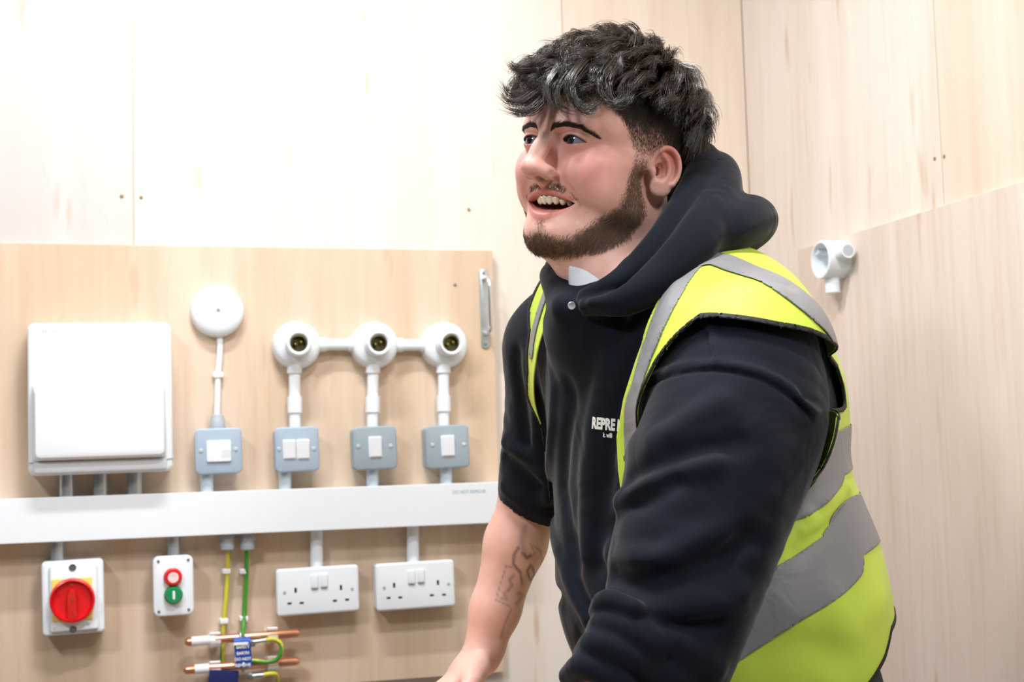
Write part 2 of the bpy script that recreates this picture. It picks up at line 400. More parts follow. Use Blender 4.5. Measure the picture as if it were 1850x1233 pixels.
# ------------------------------------------------------------------ build the person
person = empty('person', tuple(np.array([250., 1750., 0])@WL/1000*1.0), (0, 0, YAW))
P_O = np.array([250., 1750., 0.])
def pmesh(name, V): return (np.asarray(V)-P_O)/1000.0
def part(name, V, Q, m, parent=None, cols=None, smooth=True):
    me = np_mesh(name, pmesh(name, V), Q, smooth, cols); return link(name, me, m, parent or person)
def sstep(a, b, x): t = np.clip((x-a)/(b-a), 0, 1); return t*t*(3-2*t)
BV, BQ = mesh_sdf(body, axis([(-190, 10, 2.4), (10, 215, 1.3), (215, 330, 4)]), axis([(1330, 1500, 4), (1500, 1760, 1.35), (1760, 1960, 2.4)]),
                  axis([(800, 1130, 2.2), (1130, 1335, 5), (1335, 1640, 1.25)]))
print('body', len(BV), len(BQ))
def lin(h): return np.array(rgb(h)[:3])
def fade(q):                                                            # clipped sides between the sideburn and the long hair
    x, y, z = np.asarray(q).T; yb = np.interp(z, [-30, -11, 19, 43, 60], [0, 15, 38, 60, 64])
    return sstep(-3, 9, yb-y)*sstep(-24, 14, z+0.0*y)*(np.abs(x) > 40)
def body_colour(V):
    q = l2h(V); x, y, z = q.T; ax = np.abs(x)
    inh = z > -150
    c = np.tile(lin('e1b2a4'), (len(V), 1))
    def mix(col, w): nonlocal c; c = c + (np.asarray(col)-c)*np.clip(w, 0, 1)[:, None]
    def blob(cx, cy, cz, r): return np.exp(-(((ax-cx)**2+(y-cy)**2+(z-cz)**2)/(r*r)))
    mix(lin('d4808a'), 0.62*blob(50, 72, -32, 25)*inh)                  # flushed cheeks
    mix(lin('d98a80'), 0.45*blob(0, 115, -38, 15)*inh); mix(lin('dc988f'), 0.55*blob(45, 50, -20, 55)*inh)
    mix(lin('cf6f68'), 0.75*blob(86, -24, 4, 24)*(ax > 74)*inh)         # ears
    mix(lin('b98c7c'), 0.35*blob(34, 88, -6, 11)*inh)
    cr = np.exp(-((z-(9.5-0.012*(ax-31)**2))/1.1)**2)*(np.abs(ax-32) < 19)*(y > 72)*inh; mix(lin('9a6a60'), 0.55*cr)  # upper lid crease: its shade painted into the skin colour
    # lips, mouth cavity
    mg = mouth_gap(q)
    lipz = np.minimum(np.abs(z-(-62.5+0.0045*x*x)), 99)
    side_ = sstep(37, 33, ax)*(y > 58)
    up = sstep(-64.5, -62, z+0.0058*x*x)*sstep(-52.6, -54.6, z+0.0075*x*x)*side_
    lo = sstep(-77, -79.5, z-0.008*x*x)*sstep(-93, -90, z-0.0155*x*x)*side_
    mix(lin('c9736f'), 0.75*np.maximum(up, lo)*inh)
    mix(lin('57181a'), ((mg < 1.0) & (y < 72 - 0.006*x*x))*1.0)
    # shaved sides fading into the hair, beard shadow
    side = fade(q)*(1-(ax > 83)*(z < 16))
    mix(lin('8a6c5a'), 0.75*side*inh); mix(lin('4a382e'), 0.8*side*sstep(16, 40, z)*inh)
    mix(lin('2b211c'), 1.0*sstep(44, 58, z + 0.42*np.clip(-y, 0, 110))*sstep(70, 56, y-0.35*(z-60))*inh)
    mix(lin('80604d'), 0.62*np.clip(beard_density(q), 0, 1)*inh)
    # lids: lash line
    lg = lid_gap(np.stack([ax, y, z], 1)); el = np.exp(-(lg/1.5)**2)*(np.abs(ax-32) < 15.5)*(y > 76)*(np.abs(z) < 9)
    mix(lin('3a2420'), 0.85*el*sstep(-1.5, 1, z) + 0.35*el)
    mix(lin('5a4038'), 0.8*np.exp(-((ax-7.2)**2+(z+47)**2+((y-98)/2)**2)/14)*inh)  # nostrils: shade of the recess painted into the skin colour
    # tattoo on the far forearm
    tp = (V[:, 0] < 40) & (V[:, 2] < 1075) & (V[:, 2] > 880)
    if tp.any():
        i = np.where(tp)[0]; uv = projL(V[i]); tt = np.zeros(len(i))
        def stroke(pts, w, a):
            pts = np.array(pts, float)
            for A, B in zip(pts[:-1], pts[1:]):
                ab = B-A; t = np.clip(((uv-A)@ab)/(ab@ab+1e-9), 0, 1); d = np.linalg.norm(uv-A-t[:, None]*ab, axis=1)
                np.maximum(tt, a*np.exp(-(d/w)**2), out=tt)
        for s in TATTOO: stroke(*s)
        fac = (V[i, 1] < 1925)
        cc = c[i]; cc = cc + (lin('3d3f46')-cc)*(tt*fac)[:, None]; c[i] = cc
    return c
BEARD = [((77, 14, -2), 7, .3), ((75, 14, -20), 10, .6), ((71, 14, -42), 14, .9), ((68, 14, -62), 18, 1), ((62, 24, -84), 18, 1), ((48, 44, -104), 15, 1), ((28, 62, -114), 12, .9), ((0, 78, -118), 13, .8)]
def beard_density(q):
    p = np.array(q, np.float32); p[:, 0] = np.abs(p[:, 0]); d = np.zeros(len(p))
    for (a, ra, da), (b, rb, db) in zip(BEARD[:-1], BEARD[1:]):
        a, b = np.array(a), np.array(b); ab = b-a; t = np.clip(((p-a)@ab)/(ab@ab), 0, 1)
        e = np.linalg.norm(p-a-t[:, None]*ab, axis=1); r = ra+(rb-ra)*t
        d = np.maximum(d, (da+(db-da)*t)*sstep(1.5, 0.7, e/r))
    for a, b, r, s in (((0, 80, -95), (0, 80, -102), 8, .22), ((2, 84, -51.5), (24, 77, -54.5), 4.8, .85), ((24, 77, -54.5), (37, 69, -63), 4.0, .45)):
        a, b = np.array(a), np.array(b); ab = b-a; t = np.clip(((p-a)@ab)/(ab@ab), 0, 1)
        e = np.linalg.norm(p-a-t[:, None]*ab, axis=1); d = np.maximum(d, s*sstep(1.4, 0.5, e/r))
    d = d*((mouth_gap(p) > 3.5) | (p[:, 1] < 60))
    return d
SKIN = mat('skin', 'dfb3a2', 0.46, spec=0.42, sss=0.14, attr='Col', bump=(700, 0.2, 0.0008), mottled=(45, 0.07))
TATTOO = [([(780+a/3.06, 830+b/3.06) for a, b in P], w/3.06, s) for P, w, s in (
    ([(515, 375), (505, 420), (500, 470), (515, 530)], 20, .38), ([(480, 490), (455, 530), (452, 580), (475, 610), (490, 628)], 9, .75), ([(505, 520), (525, 545), (545, 535)], 12, .8),
    ([(560, 480), (600, 505), (612, 550), (600, 600)], 4, .45), ([(545, 470), (570, 520), (540, 545)], 4, .4), ([(412, 590), (380, 690), (355, 780), (430, 812)], 4, .5), ([(412, 590), (490, 612)], 4, .5),
    ([(455, 640), (430, 668), (445, 700), (418, 732)], 9, .5), ([(400, 740), (412, 775), (385, 770)], 10, .45), ([(547, 585), (528, 620), (545, 672), (567, 640), (555, 595)], 7, .7),
    ([(490, 630), (500, 690)], 7, .7), ([(478, 742), (505, 755), (470, 800)], 12, .4), ([(440, 830), (418, 880), (400, 920), (382, 990)], 6, .4))]
body_o = part('body', BV, BQ, SKIN, cols=body_colour(BV))
tag(person, 'laughing bearded young man in navy hoodie and yellow hi-vis vest leaning forward on both arms', 'person')

# ------------------------------------------------------------------ eyes, teeth, tongue
def local_grid(n, m): return np.array([[i*m+j, (i+1)*m+j, (i+1)*m+(j+1) % m, i*m+(j+1) % m] for i in range(n-1) for j in range(m)])
GAZE = nrm((-0.20, 1.0, 0.06))
EYE_M = mat('eye_surface', 'e8e2e0', 0.08, spec=0.6, attr='Col', coat=0.5)
for sx in (1, -1):
    th = np.linspace(0, PI, 48); ph = np.linspace(0, 2*PI, 48, endpoint=False)
    T, Ph = np.meshgrid(th, ph, indexing='ij')
    r = EYE_R + 0.7*np.exp(-(T/0.42)**2)
    loc = np.stack([r*np.sin(T)*np.cos(Ph), r*np.sin(T)*np.sin(Ph), r*np.cos(T)], -1).reshape(-1, 3)
    g = GAZE; a = nrm(np.cross(g, (0, 0, 1))); b = np.cross(a, g)
    P = loc[:, :1]*a + loc[:, 1:2]*b + loc[:, 2:]*g + np.array([EYE[0]*sx, EYE[1]-0.6, EYE[2]])
    t = T.reshape(-1)*EYE_R; col = np.tile(lin('8f8d99'), (len(P), 1))  # eye white greyed, shade put into its colour
    ir = sstep(7.0, 6.4, t)[:, None]; col = col + (lin('1d222b')-col)*ir
    col = col + (lin('15181d')-col)*(sstep(5.4, 6.1, t)*sstep(6.8, 6.2, t)*0.7)[:, None]
    col = col + (lin('050506')-col)*sstep(2.9, 2.5, t)[:, None]
    part('eye', h2l(P), local_grid(48, 48), EYE_M, cols=col)
TOOTH = mat('tooth_enamel', 'ece0c4', 0.22, spec=0.5, coat=0.3)
def teeth(name, z0, z1, ys, xs, w, n, r0):
    pr = Prog(H_O, H_R)
    for k in range(n):
        s_ = (k-(n-1)/2)*w; ang = s_/r0; x = math.sin(ang)*xs; y = ys - xs*(1-math.cos(ang))*1.15
        h = (z1-z0)/2*(1.0 if abs(k-(n-1)/2) < 1 else 0.93)
        Rm = np.array([[math.cos(-ang), -math.sin(-ang), 0], [math.sin(-ang), math.cos(-ang), 0], [0, 0, 1.0]])
        pr.add(Ell((x, y, z1-h if z0 < -75 else (z0+z1)/2), (w*0.56, 3.6, h*1.12), Rm), 0.4)
    c = h2l((0, ys-14, (z0+z1)/2)); V, Q = mesh_sdf(pr, axis([(c[0]-42, c[0]+42, .8)]), axis([(c[1]-42, c[1]+42, .8)]), axis([(c[2]-22, c[2]+22, .8)]))
    part(name, V, Q, TOOTH)
teeth('upper_teeth', -71.5, -60, 77.5, 27.0, 7.6, 10, 27.0)
teeth('lower_teeth', -86, -79, 72.5, 25.0, 6.0, 10, 25.0)
pr = Prog(H_O, H_R).add(Ell((0, 56, -83), (19, 18, 6.5)), 3)
c = h2l((0, 56, -83)); V, Q = mesh_sdf(pr, axis([(c[0]-30, c[0]+30, 1.5)]), axis([(c[1]-30, c[1]+30, 1.5)]), axis([(c[2]-20, c[2]+20, 1.5)]))
part('tongue', V, Q, mat('tongue_skin', 'b4544f', 0.35, sss=0.1))

# ------------------------------------------------------------------ hair: every strand is a thin three-sided tube
def strand_mesh(name, paths, r0, r1, m, jitter=0.0):                    # paths: (N, K, 3) in person axes, mm
    N, K, _ = paths.shape
    tan = np.gradient(paths, axis=1); tan /= np.linalg.norm(tan, axis=2, keepdims=True)+1e-9
    ref = np.array([0.31, 0.52, 0.79]); a = np.cross(tan, ref); a /= np.linalg.norm(a, axis=2, keepdims=True)+1e-9; b = np.cross(tan, a)
    rr = (r0 + (r1-r0)*np.linspace(0, 1, K)**2)[None, :, None]*(1+jitter*RNG.standard_normal((N, 1, 1)))
    V = np.stack([paths + rr*(a*math.cos(t)+b*math.sin(t)) for t in (0, 2*PI/3, 4*PI/3)], 2).reshape(-1, 3)
    base = (np.arange(N)*K*3)[:, None, None, None]; i = np.arange(K-1)[None, :, None, None]*3; j = np.arange(3)[None, None, :, None]
    jn = (np.arange(3)+1) % 3; jn = jn[None, None, :, None]
    Q = np.concatenate([base+i+j, base+i+jn, base+i+3+jn, base+i+3+j], 3).reshape(-1, 4)
    return part(name, V, Q, m)
tri = BV[BQ]; cenQ = tri.mean(1); nQ = np.cross(tri[:, 2]-tri[:, 0], tri[:, 3]-tri[:, 1]); arQ = np.linalg.norm(nQ, axis=1)/2; nQ = nQ/(2*arQ[:, None]+1e-9)
hc = l2h(cenQ); hn = nQ@H_R
def scatter(w, n):                                                      # n random roots on the skin, weight per face
    pw = arQ*w; pw = pw/pw.sum(); f = RNG.choice(len(pw), n, p=pw)
    u = RNG.random((n, 1)); v = RNG.random((n, 1)); t = tri[f]
    p = (t[:, 0]*(1-u)+t[:, 1]*u)*(1-v) + (t[:, 3]*(1-u)+t[:, 2]*u)*v
    return l2h(p), hn[f]
def lengthen(p, n, d, L, K, lift=0.25, bend=0.0):                       # short straightish hairs: root, normal, direction, length
    d = d - n*(d*n).sum(1, keepdims=True)*0.9; d = d/(np.linalg.norm(d, axis=1, keepdims=True)+1e-9)
    s = np.linspace(0, 1, K)[None, :, None]; L = L[:, None, None]
    q = p[:, None] + L*(d[:, None]*s + n[:, None]*(lift*s*(1-bend*s)))
    return q
x, y, z = hc.T; ax = np.abs(x)
# beard
bd = beard_density(hc)*(hc[:, 2] > -135)*(hn[:, 1] > -0.9)
p, n = scatter(bd*(ax > 0), 12500)
d = np.stack([-0.15*np.sign(p[:, 0]), 0.35*np.ones(len(p)), -0.9*np.ones(len(p))], 1) + RNG.standard_normal((len(p), 3))*0.33
dens = beard_density(p); L = (3+5.5*dens)*(0.6+0.7*RNG.random(len(p))); L = L*np.where(p[:, 2] > -66, 0.45, 1)*np.where((np.abs(p[:, 0]) < 12) & (p[:, 2] > -100), .7, 1)
BEARD_M = mat('beard_hair', '725843', 0.5, spec=0.5)
strand_mesh('beard', h2l(lengthen(p, n, d, L, 4, 0.38, 0.55)), 0.16, 0.07, BEARD_M, 0.2)
# eyebrows
def brow_curve(t): return np.stack([np.interp(t, [0, .35, .7, 1], [11, 25, 41, 52]), np.interp(t, [0, .35, .7, 1], [98, 94, 82, 66]), np.interp(t, [0, .35, .7, 1], [9.5, 15.0, 15.5, 6])], 1)
paths = []
BROW_M = mat('eyebrow_hair', '2c1f1a', 0.5)
for sx in (1, -1):
    N = 680; t = RNG.random(N)**1.15; c = brow_curve(t); w = np.interp(t, [0, .2, .6, 1], [4.2, 4.2, 2.5, 0.7]); c[:, 2] += w*(RNG.random(N)*2-1)*0.8; c[:, 0] *= sx
    o = h2l(c)
    for _ in range(8):
        f0 = head(o.astype(np.float32)); g = np.stack([head((o+e).astype(np.float32))-f0 for e in np.eye(3)], 1); o = o - f0[:, None]*g
    p = l2h(o); f0 = head(o.astype(np.float32)); n = np.stack([head((o+e).astype(np.float32))-f0 for e in np.eye(3)], 1)@H_R; n /= np.linalg.norm(n, axis=1, keepdims=True)
    d = np.stack([sx*(0.5+t*.6), -0.4*t, np.interp(t, [0, .3, 1], [0.9, 0.3, -0.35])], 1) + RNG.standard_normal((N, 3))*0.12
    paths.append(h2l(lengthen(p, n, d, 4.5+3*RNG.random(N), 4, 0.22, 0.6)))
strand_mesh('eyebrows', np.concatenate(paths), 0.17, 0.08, BROW_M)

# ------------------------------------------------------------------ head hair
def hairline(p):                                                        # >0 where the long hair grows
    x, y, z = p.T
    front = 74 - y*1.0                                                  # roots in front stay behind the forehead
    return z - np.interp(y, [-110, -75, -45, -20, 0, 30, 55, 75], [-25, 2, 34, 55, 61, 61, 62, 64])
HAIR_M = mat('head_hair', '2b1f17', 0.28, spec=0.9)
def skull_out(q, h):                                                    # keep points outside the skull by h
    d = cranium(q.astype(np.float32)); e = 1.0
    g = np.stack([cranium((q+np.array(v)*e).astype(np.float32))-d for v in np.eye(3)], 1); g /= np.linalg.norm(g, axis=1, keepdims=True)+1e-9
    return q + g*np.maximum(h-d, 0)[:, None], g
hl = hairline(hc); top = (hc[:, 2] > -25) & (cranium(hc.astype(np.float32)) < 2.5)
NL = 880; K = 12
p, n = scatter((hl > 0)*top*(1+0.6*(hc[:, 2] > 70)), NL)
crown = np.array([8, -62, 108.0])
def guides(p, n):
    N = len(p); g = np.zeros((N, K, 3)); g[:, 0] = p
    fr = sstep(-20, 70, p[:, 1])*sstep(40, 75, p[:, 2])                 # how much of the fringe
    up = sstep(35, 80, p[:, 2]); back = sstep(-40, -95, p[:, 1])
    L = 22 + 46*up + 15*fr + 12*back + 8*RNG.standard_normal(N)*0.8; L = L*np.clip(0.45+hairline(p)/38, 0.4, 1); L = np.where((p[:, 1] > 40) & (np.abs(p[:, 0]) < 26), L*0.82, L)
    radial = p-crown; radial /= np.linalg.norm(radial, axis=1, keepdims=True)+1e-9
    comb = radial*0.75 + np.array([0, 0.75, 0])*up[:, None] + np.array([0, -0.25, -0.9])*(1-up)[:, None] + RNG.standard_normal((N, 3))*0.17
    comb = comb - n*(comb*n).sum(1, keepdims=True); comb /= np.linalg.norm(comb, axis=1, keepdims=True)
    side = np.cross(comb, n); ph = RNG.random(N)*2*PI; turns = (0.55+1.0*fr+0.5*RNG.random(N)*up)*RNG.choice([-1, 1], N); cr = (1.2+3.8*up+3.0*fr)*(0.6+0.6*RNG.random(N))
    q = p.copy(); lay = 3 + RNG.random(N)*(5+16*up) + 4*sstep(45, 85, p[:, 2]) + 3*sstep(10, -60, p[:, 1])*sstep(20, 60, p[:, 2])
    for k in range(1, K):
        s = k/(K-1)
        dr = comb + n*((0.95-2.0*s)*(0.30+0.55*up))[:, None] + np.array([0, 0.15, -1.0])*(s*s*(0.55+0.5*fr))[:, None]
        dr /= np.linalg.norm(dr, axis=1, keepdims=True)
        q = q + dr*(L/(K-1))[:, None]
        q, gg = skull_out(q, 2.0 + lay*math.sin(min(1, s*1.6)*PI/2)); nn = gg
        comb = comb - nn*(comb*nn).sum(1, keepdims=True)*0.6; comb /= np.linalg.norm(comb, axis=1, keepdims=True)
        a = ph + turns*2*PI*s; c_ = (cr*min(1, 1.5*s))[:, None]
        g[:, k] = q + c_*(side*np.cos(a)[:, None] + (n*0.8+comb*0.5)*np.sin(a)[:, None]) - c_*0.0
    return g, L, up, fr
G, L_, up_, fr_ = guides(p, n)
def lock(pts):                                                          # a hand-placed lock of the fringe
    q = smooth_path([PT(*a) for a in pts], 6); t = np.linspace(0, len(q)-1, K); i = np.minimum(t.astype(int), len(q)-2); return l2h(q[i]*(1-(t-i))[:, None] + q[i+1]*(t-i)[:, None])
LOCKS = [[(1000, 105, 1.60), (960, 112, 1.585), (932, 120, 1.58), (918, 110, 1.58)], [(990, 115, 1.60), (955, 128, 1.58), (930, 128, 1.575), (919, 117, 1.575)],
         [(985, 140, 1.59), (945, 168, 1.57), (918, 170, 1.565), (905, 150, 1.565)], [(990, 150, 1.585), (945, 182, 1.565), (920, 186, 1.56), (902, 168, 1.56)],
         [(995, 160, 1.58), (962, 192, 1.56), (935, 200, 1.555), (908, 188, 1.555)], [(1000, 160, 1.575), (975, 195, 1.56), (950, 203, 1.555), (925, 198, 1.555)],
         [(1055, 110, 1.56), (1028, 145, 1.535), (1034, 185, 1.53), (1062, 200, 1.53), (1078, 184, 1.53), (1070, 172, 1.53)], [(1062, 118, 1.56), (1036, 155, 1.535), (1046, 192, 1.53), (1068, 204, 1.53), (1084, 195, 1.53)],
         [(1110, 110, 1.56), (1088, 140, 1.535), (1090, 175, 1.53), (1112, 192, 1.525), (1132, 180, 1.525), (1128, 162, 1.525)], [(1122, 120, 1.56), (1098, 150, 1.535), (1104, 186, 1.53), (1128, 190, 1.525), (1140, 172, 1.525)],
         [(1030, 130, 1.56), (1008, 165, 1.545), (1012, 195, 1.54), (1030, 205, 1.54)], [(1015, 120, 1.57), (990, 155, 1.55), (992, 188, 1.545), (1008, 200, 1.545)]]
LG = np.array([lock(a) for a in LOCKS for _ in range(2)]) + RNG.standard_normal((2*len(LOCKS), 1, 3))*1.2
G = np.concatenate([G, LG]); NL = len(G); p = np.concatenate([p, LG[:, 0]])
S_ = 27; N = NL*S_
li = np.repeat(np.arange(NL), S_); off = RNG.standard_normal((N, 3)); off = off/np.linalg.norm(off, axis=1, keepdims=True)*(RNG.random((N, 1))**0.5)*5.6
root = p[li] + off; s = np.linspace(0, 1, K)[None, :, None]
path = G[li] + off[:, None]*(1-0.58*s**0.8) + (RNG.standard_normal((N, 1, 3))*3.2)*s**1.5
# strands of one lock have different lengths
cut = 0.72+0.28*RNG.random((N, 1)); tt = np.linspace(0, 1, K)[None]*cut*(K-1); i0 = np.minimum(tt.astype(int), K-2); fr0 = (tt-i0)[..., None]
path = path[np.arange(N)[:, None], i0]*(1-fr0) + path[np.arange(N)[:, None], i0+1]*fr0
fl = path.reshape(-1, 3); fl, _ = skull_out(fl, 1.0); path = fl.reshape(N, K, 3)
path[:, 0], _ = skull_out(path[:, 0], 0.0)
strand_mesh('hair', h2l(path), 0.27, 0.12, HAIR_M, 0.15)
# cropped hair on the sides and nape
w = fade(hc)*(hl < 12)*(hc[:, 2] > -30)*(cranium(hc.astype(np.float32)) < 6)*(0.25+0.75*sstep(-10, 35, hc[:, 2]))
p2, n2 = scatter(w, 15000); k2 = sstep(-44, 2, hairline(p2))
d = np.stack([0*p2[:, 0], -0.25+0*p2[:, 0], -1+0*p2[:, 0]], 1) + RNG.standard_normal((len(p2), 3))*0.2
strand_mesh('cropped_hair', h2l(lengthen(p2, n2, d, 2.5+9*k2*(0.7+0.5*RNG.random(len(p2))), 4, 0.35, 0.5)), 0.13, 0.07, mat('cropped_hair', '33251c', 0.45), 0.2)

# ------------------------------------------------------------------ hoodie
AX_S = nrm((0.55, -0.835, 0)); AX_F = nrm((-0.835, -0.55, 0)); UPZ = np.array([0, 0, 1.0]); BR = np.stack([AX_S, AX_F, UPZ], 1)
torso = Prog()
torso.add(Ell((200, 1692, 1190), (185, 150, 200), BR), 10)
torso.add(Ell((214, 1698, 1005), (182, 166, 190), BR), 60)
torso.add(Ell((262, 1722, 850), (172, 150, 150), BR), 60)
torso.add(Cone((228, 1565, 1262), (92, 1800, 1292), 74, 70), 60)
torso.add(Ell((250, 1735, 1200), (135, 143, 150), BR), 40)
torso.add(Cone((95, 1775, 1348), (66, 1845, 1296), 45, 64), 40)
torso.add(Ell((215, 1720, 1290), (150, 95, 90), BR), 50)
near_arm = Tube([((246, 1535, 1245), 82), ((234, 1507, 1190), 93), ((196, 1470, 1110), 89), ((160, 1440, 1010), 75), ((144, 1432, 960), 66)], 4)
far_arm = Tube([((70, 1845, 1285), 80), ((62, 1866, 1220), 74), ((42, 1888, 1150), 62), ((30, 1900, 1112), 54), ((28, 1901, 1098), 50)], 3)
hoodie = Prog()
hoodie.add(torso, 5); hoodie.add(near_arm, 26); hoodie.add(far_arm, 30)
# pushed-up near sleeve: rolls of cloth on the forearm
hoodie.add(Tube([((144, 1432, 965), 62), ((112, 1420, 930), 55), ((92, 1412, 900), 52)], 3), 14)
for rl_ in ([(PT(1080, 1105, 1.385), 9), (PT(1098, 1088, 1.37), 12), (PT(1140, 1100, 1.36), 10)], [(PT(1076, 1146, 1.385), 11), (PT(1100, 1130, 1.365), 15), (PT(1160, 1158, 1.36), 14), (PT(1235, 1225, 1.39), 9)],
            [(PT(1054, 1184, 1.385), 11), (PT(1082, 1164, 1.36), 15), (PT(1135, 1186, 1.355), 14), (PT(1195, 1240, 1.38), 10)], [(PT(1030, 1222, 1.385), 11), (PT(1062, 1203, 1.36), 14), (PT(1115, 1230, 1.355), 13), (PT(1150, 1270, 1.37), 10)]):
    hoodie.add(Tube([(tuple(a), r) for a, r in rl_], 4), 5)
hoodie.sub(Tube([((30, 1404, 872), 42), ((72, 1409, 890), 40)], 2), 5)
hoodie.sub(Cone((10, 1908, 1040), (18, 1905, 1085), 46, 42), 4)
# the hem and the trousers' top are below the picture
hoodie.sub(Ell((270, 1725, 690), (260, 230, 120), BR), 8)
def seam(f, pix, h, w, dh=0.0): f.fold(mark(f, pix), h, w)
base_h = hoodie
SM = lambda pix: [tuple(p) for p in mark(torso_arm, pix)]
torso_arm = Prog().add(torso, 5).add(near_arm, 26).add(far_arm, 30)
def crease(pix, h, w): hoodie.fold(smooth_path(SM(pix), 2), h*2.0, w)
# shoulder seam and armhole seam
crease([(1283, 585), (1290, 620), (1297, 655)], 2.6, 4.5); crease([(1275, 590), (1281, 620), (1287, 655)], -1.6, 2.2)
crease([(1165, 690), (1210, 668), (1290, 658), (1370, 672), (1430, 705), (1470, 745), (1505, 790)], 3.2, 4.5)
crease([(1168, 700), (1212, 680), (1290, 669), (1368, 683), (1426, 716), (1465, 755)], -1.8, 2.4)
# folds of the near sleeve
for pix, h, w in (([(1130, 830), (1180, 800), (1240, 765), (1300, 730)], 5, 15), ([(1140, 870), (1190, 850), (1250, 825), (1330, 800)], -4, 12),
                  ([(1120, 905), (1170, 870), (1230, 850), (1290, 835)], 5, 12), ([(1105, 950), (1160, 905), (1220, 870)], -4, 10),
                  ([(1100, 1000), (1150, 1010), (1220, 1000), (1300, 960)], 5, 14), ([(1110, 1040), (1180, 1050), (1270, 1020), (1350, 970)], -4, 12),
                  ([(1100, 1085), (1170, 1105), (1260, 1100), (1330, 1080)], 5, 13), ([(1105, 1110), (1190, 1130), (1290, 1125)], -5, 10),
                  ([(1090, 1135), (1150, 1125), (1220, 1160), (1290, 1210)], 8, 12), ([(1085, 1160), (1140, 1150), (1200, 1190)], -6, 8),
                  ([(1065, 1185), (1110, 1160), (1170, 1185), (1220, 1230)], 8, 11), ([(1380, 800), (1390, 900), (1370, 1000), (1330, 1100)], 3, 30)):
    crease(pix, h, w)
# long drapes down the chest
for pix, h, w in (([(1000, 580), (1003, 700), (995, 820), (985, 900)], 5, 9), ([(1040, 600), (1030, 740), (1015, 880), (1040, 1010)], -4, 12), ([(1110, 590), (1085, 700), (1060, 860), (1060, 1000)], 4, 12),
                  ([(1150, 620), (1120, 740), (1090, 900), (1085, 1020)], -4, 12), ([(990, 900), (1010, 1000), (1060, 1120)], 4, 10), ([(1030, 980), (1040, 1050), (1080, 1130)], -4, 10),
                  ([(965, 700), (970, 800), (985, 880)], 3, 9), ([(1000, 1010), (1010, 1080), (1050, 1170)], -4, 9),
                  ([(932, 640), (940, 720), (950, 800)], -4, 9), ([(912, 830), (935, 850), (975, 880)], -5, 9), ([(915, 800), (940, 815), (980, 840)], 5, 10), ([(912, 880), (940, 905), (985, 930)], 4, 9)):
    crease(pix, h, w)
# hood: two rolls of cloth round the neck and a slack bag behind
hood = Prog()
def hp(*a): return tuple(PT(a[0], a[1], a[2]))
hood.add(Tube([(hp(1058, 536, 1.575), 9), (hp(1112, 512, 1.565), 13), (hp(1162, 474, 1.575), 17), (hp(1212, 415, 1.60), 19), (hp(1252, 345, 1.645), 19), (hp(1272, 290, 1.71), 18),
               (hp(1258, 290, 1.78), 20), (hp(1205, 340, 1.85), 24), (hp(1120, 400, 1.86), 24), (hp(1040, 450, 1.80), 22), (hp(1004, 500, 1.70), 16), (hp(1016, 548, 1.60), 11)], 10), 5)
hood.add(Tube([(hp(1060, 553, 1.565), 9), (hp(1130, 543, 1.54), 17), (hp(1192, 503, 1.54), 22), (hp(1250, 445, 1.565), 26), (hp(1290, 382, 1.62), 27), (hp(1302, 325, 1.70), 25), (hp(1285, 310, 1.77), 25),
               (hp(1235, 350, 1.85), 30), (hp(1170, 400, 1.90), 28)], 10), 6)
hood.add(Tube([(hp(1262, 446, 1.585), 16), (hp(1315, 415, 1.61), 27), (hp(1352, 398, 1.66), 29), (hp(1365, 398, 1.72), 27), (hp(1348, 395, 1.80), 30), (hp(1290, 410, 1.88), 30), (hp(1220, 430, 1.90), 28)], 10), 9)
hood.add(Ell(hp(1300, 415, 1.72), (52, 66, 42)), 20)
hood.add(Cone(hp(1022, 562, 1.60), hp(1000, 500, 1.70), 12, 15), 10)
hood.fold(smooth_path([hp(1062, 530, 1.555), hp(1120, 522, 1.54), hp(1180, 486, 1.545), hp(1236, 428, 1.58), hp(1278, 356, 1.63), hp(1294, 300, 1.69)], 4), -11, 4.5)
hood.fold(smooth_path([hp(1068, 545, 1.55), hp(1126, 534, 1.53), hp(1190, 496, 1.53), hp(1246, 437, 1.56), hp(1286, 366, 1.61)], 4), 4, 6)
hood.fold(smooth_path([hp(1240, 468, 1.555), hp(1300, 425, 1.585), hp(1330, 375, 1.65), hp(1335, 340, 1.72)], 4), -6, 5)
hood.fold(smooth_path([hp(1330, 418, 1.60), hp(1370, 408, 1.64), hp(1392, 415, 1.70)], 4), -3, 5)
hoodie.add(hood, 7)
hoodie.add(Cone((120, 1655, 1300), (124, 1662, 1330), 84, 70), 20)
hoodie.sub(Cone(h2l((0, -10, -60)), (124, 1668, 1385), 61, 52), 5)
HV, HQ = mesh_sdf(hoodie, axis([(-60, 480, 3.3)]), axis([(1290, 2010, 3.3)]), axis([(770, 1560, 3.0)]), slack=1.7)
print('hoodie', len(HV))
NAVY = mat('navy_fleece', (0.0048, 0.0072, 0.0140), 0.85, spec=0.14, sheen=0.12, bump=(1400, 0.25, 0.0006), mottled=(9, 0.22), bump2=(11, 0.55, 0.012))
part('hoodie', HV, HQ, NAVY)
# white T-shirt in the neck opening
tee = Prog().add(Cone(h2l((0, 0, -110)), (122, 1658, 1310), 64, 66), 1)
tee.sub(Prog().add(Cone(h2l((0, -10, -60)), (122, 1668, 1300), 60, 58), 1), 2)
tee.cut(Fn(lambda p: np.maximum.reduce([p[:, 2]-1368, 1318-p[:, 2], 66-p[:, 0]]), (0, 0, 0), 1e5), 2)

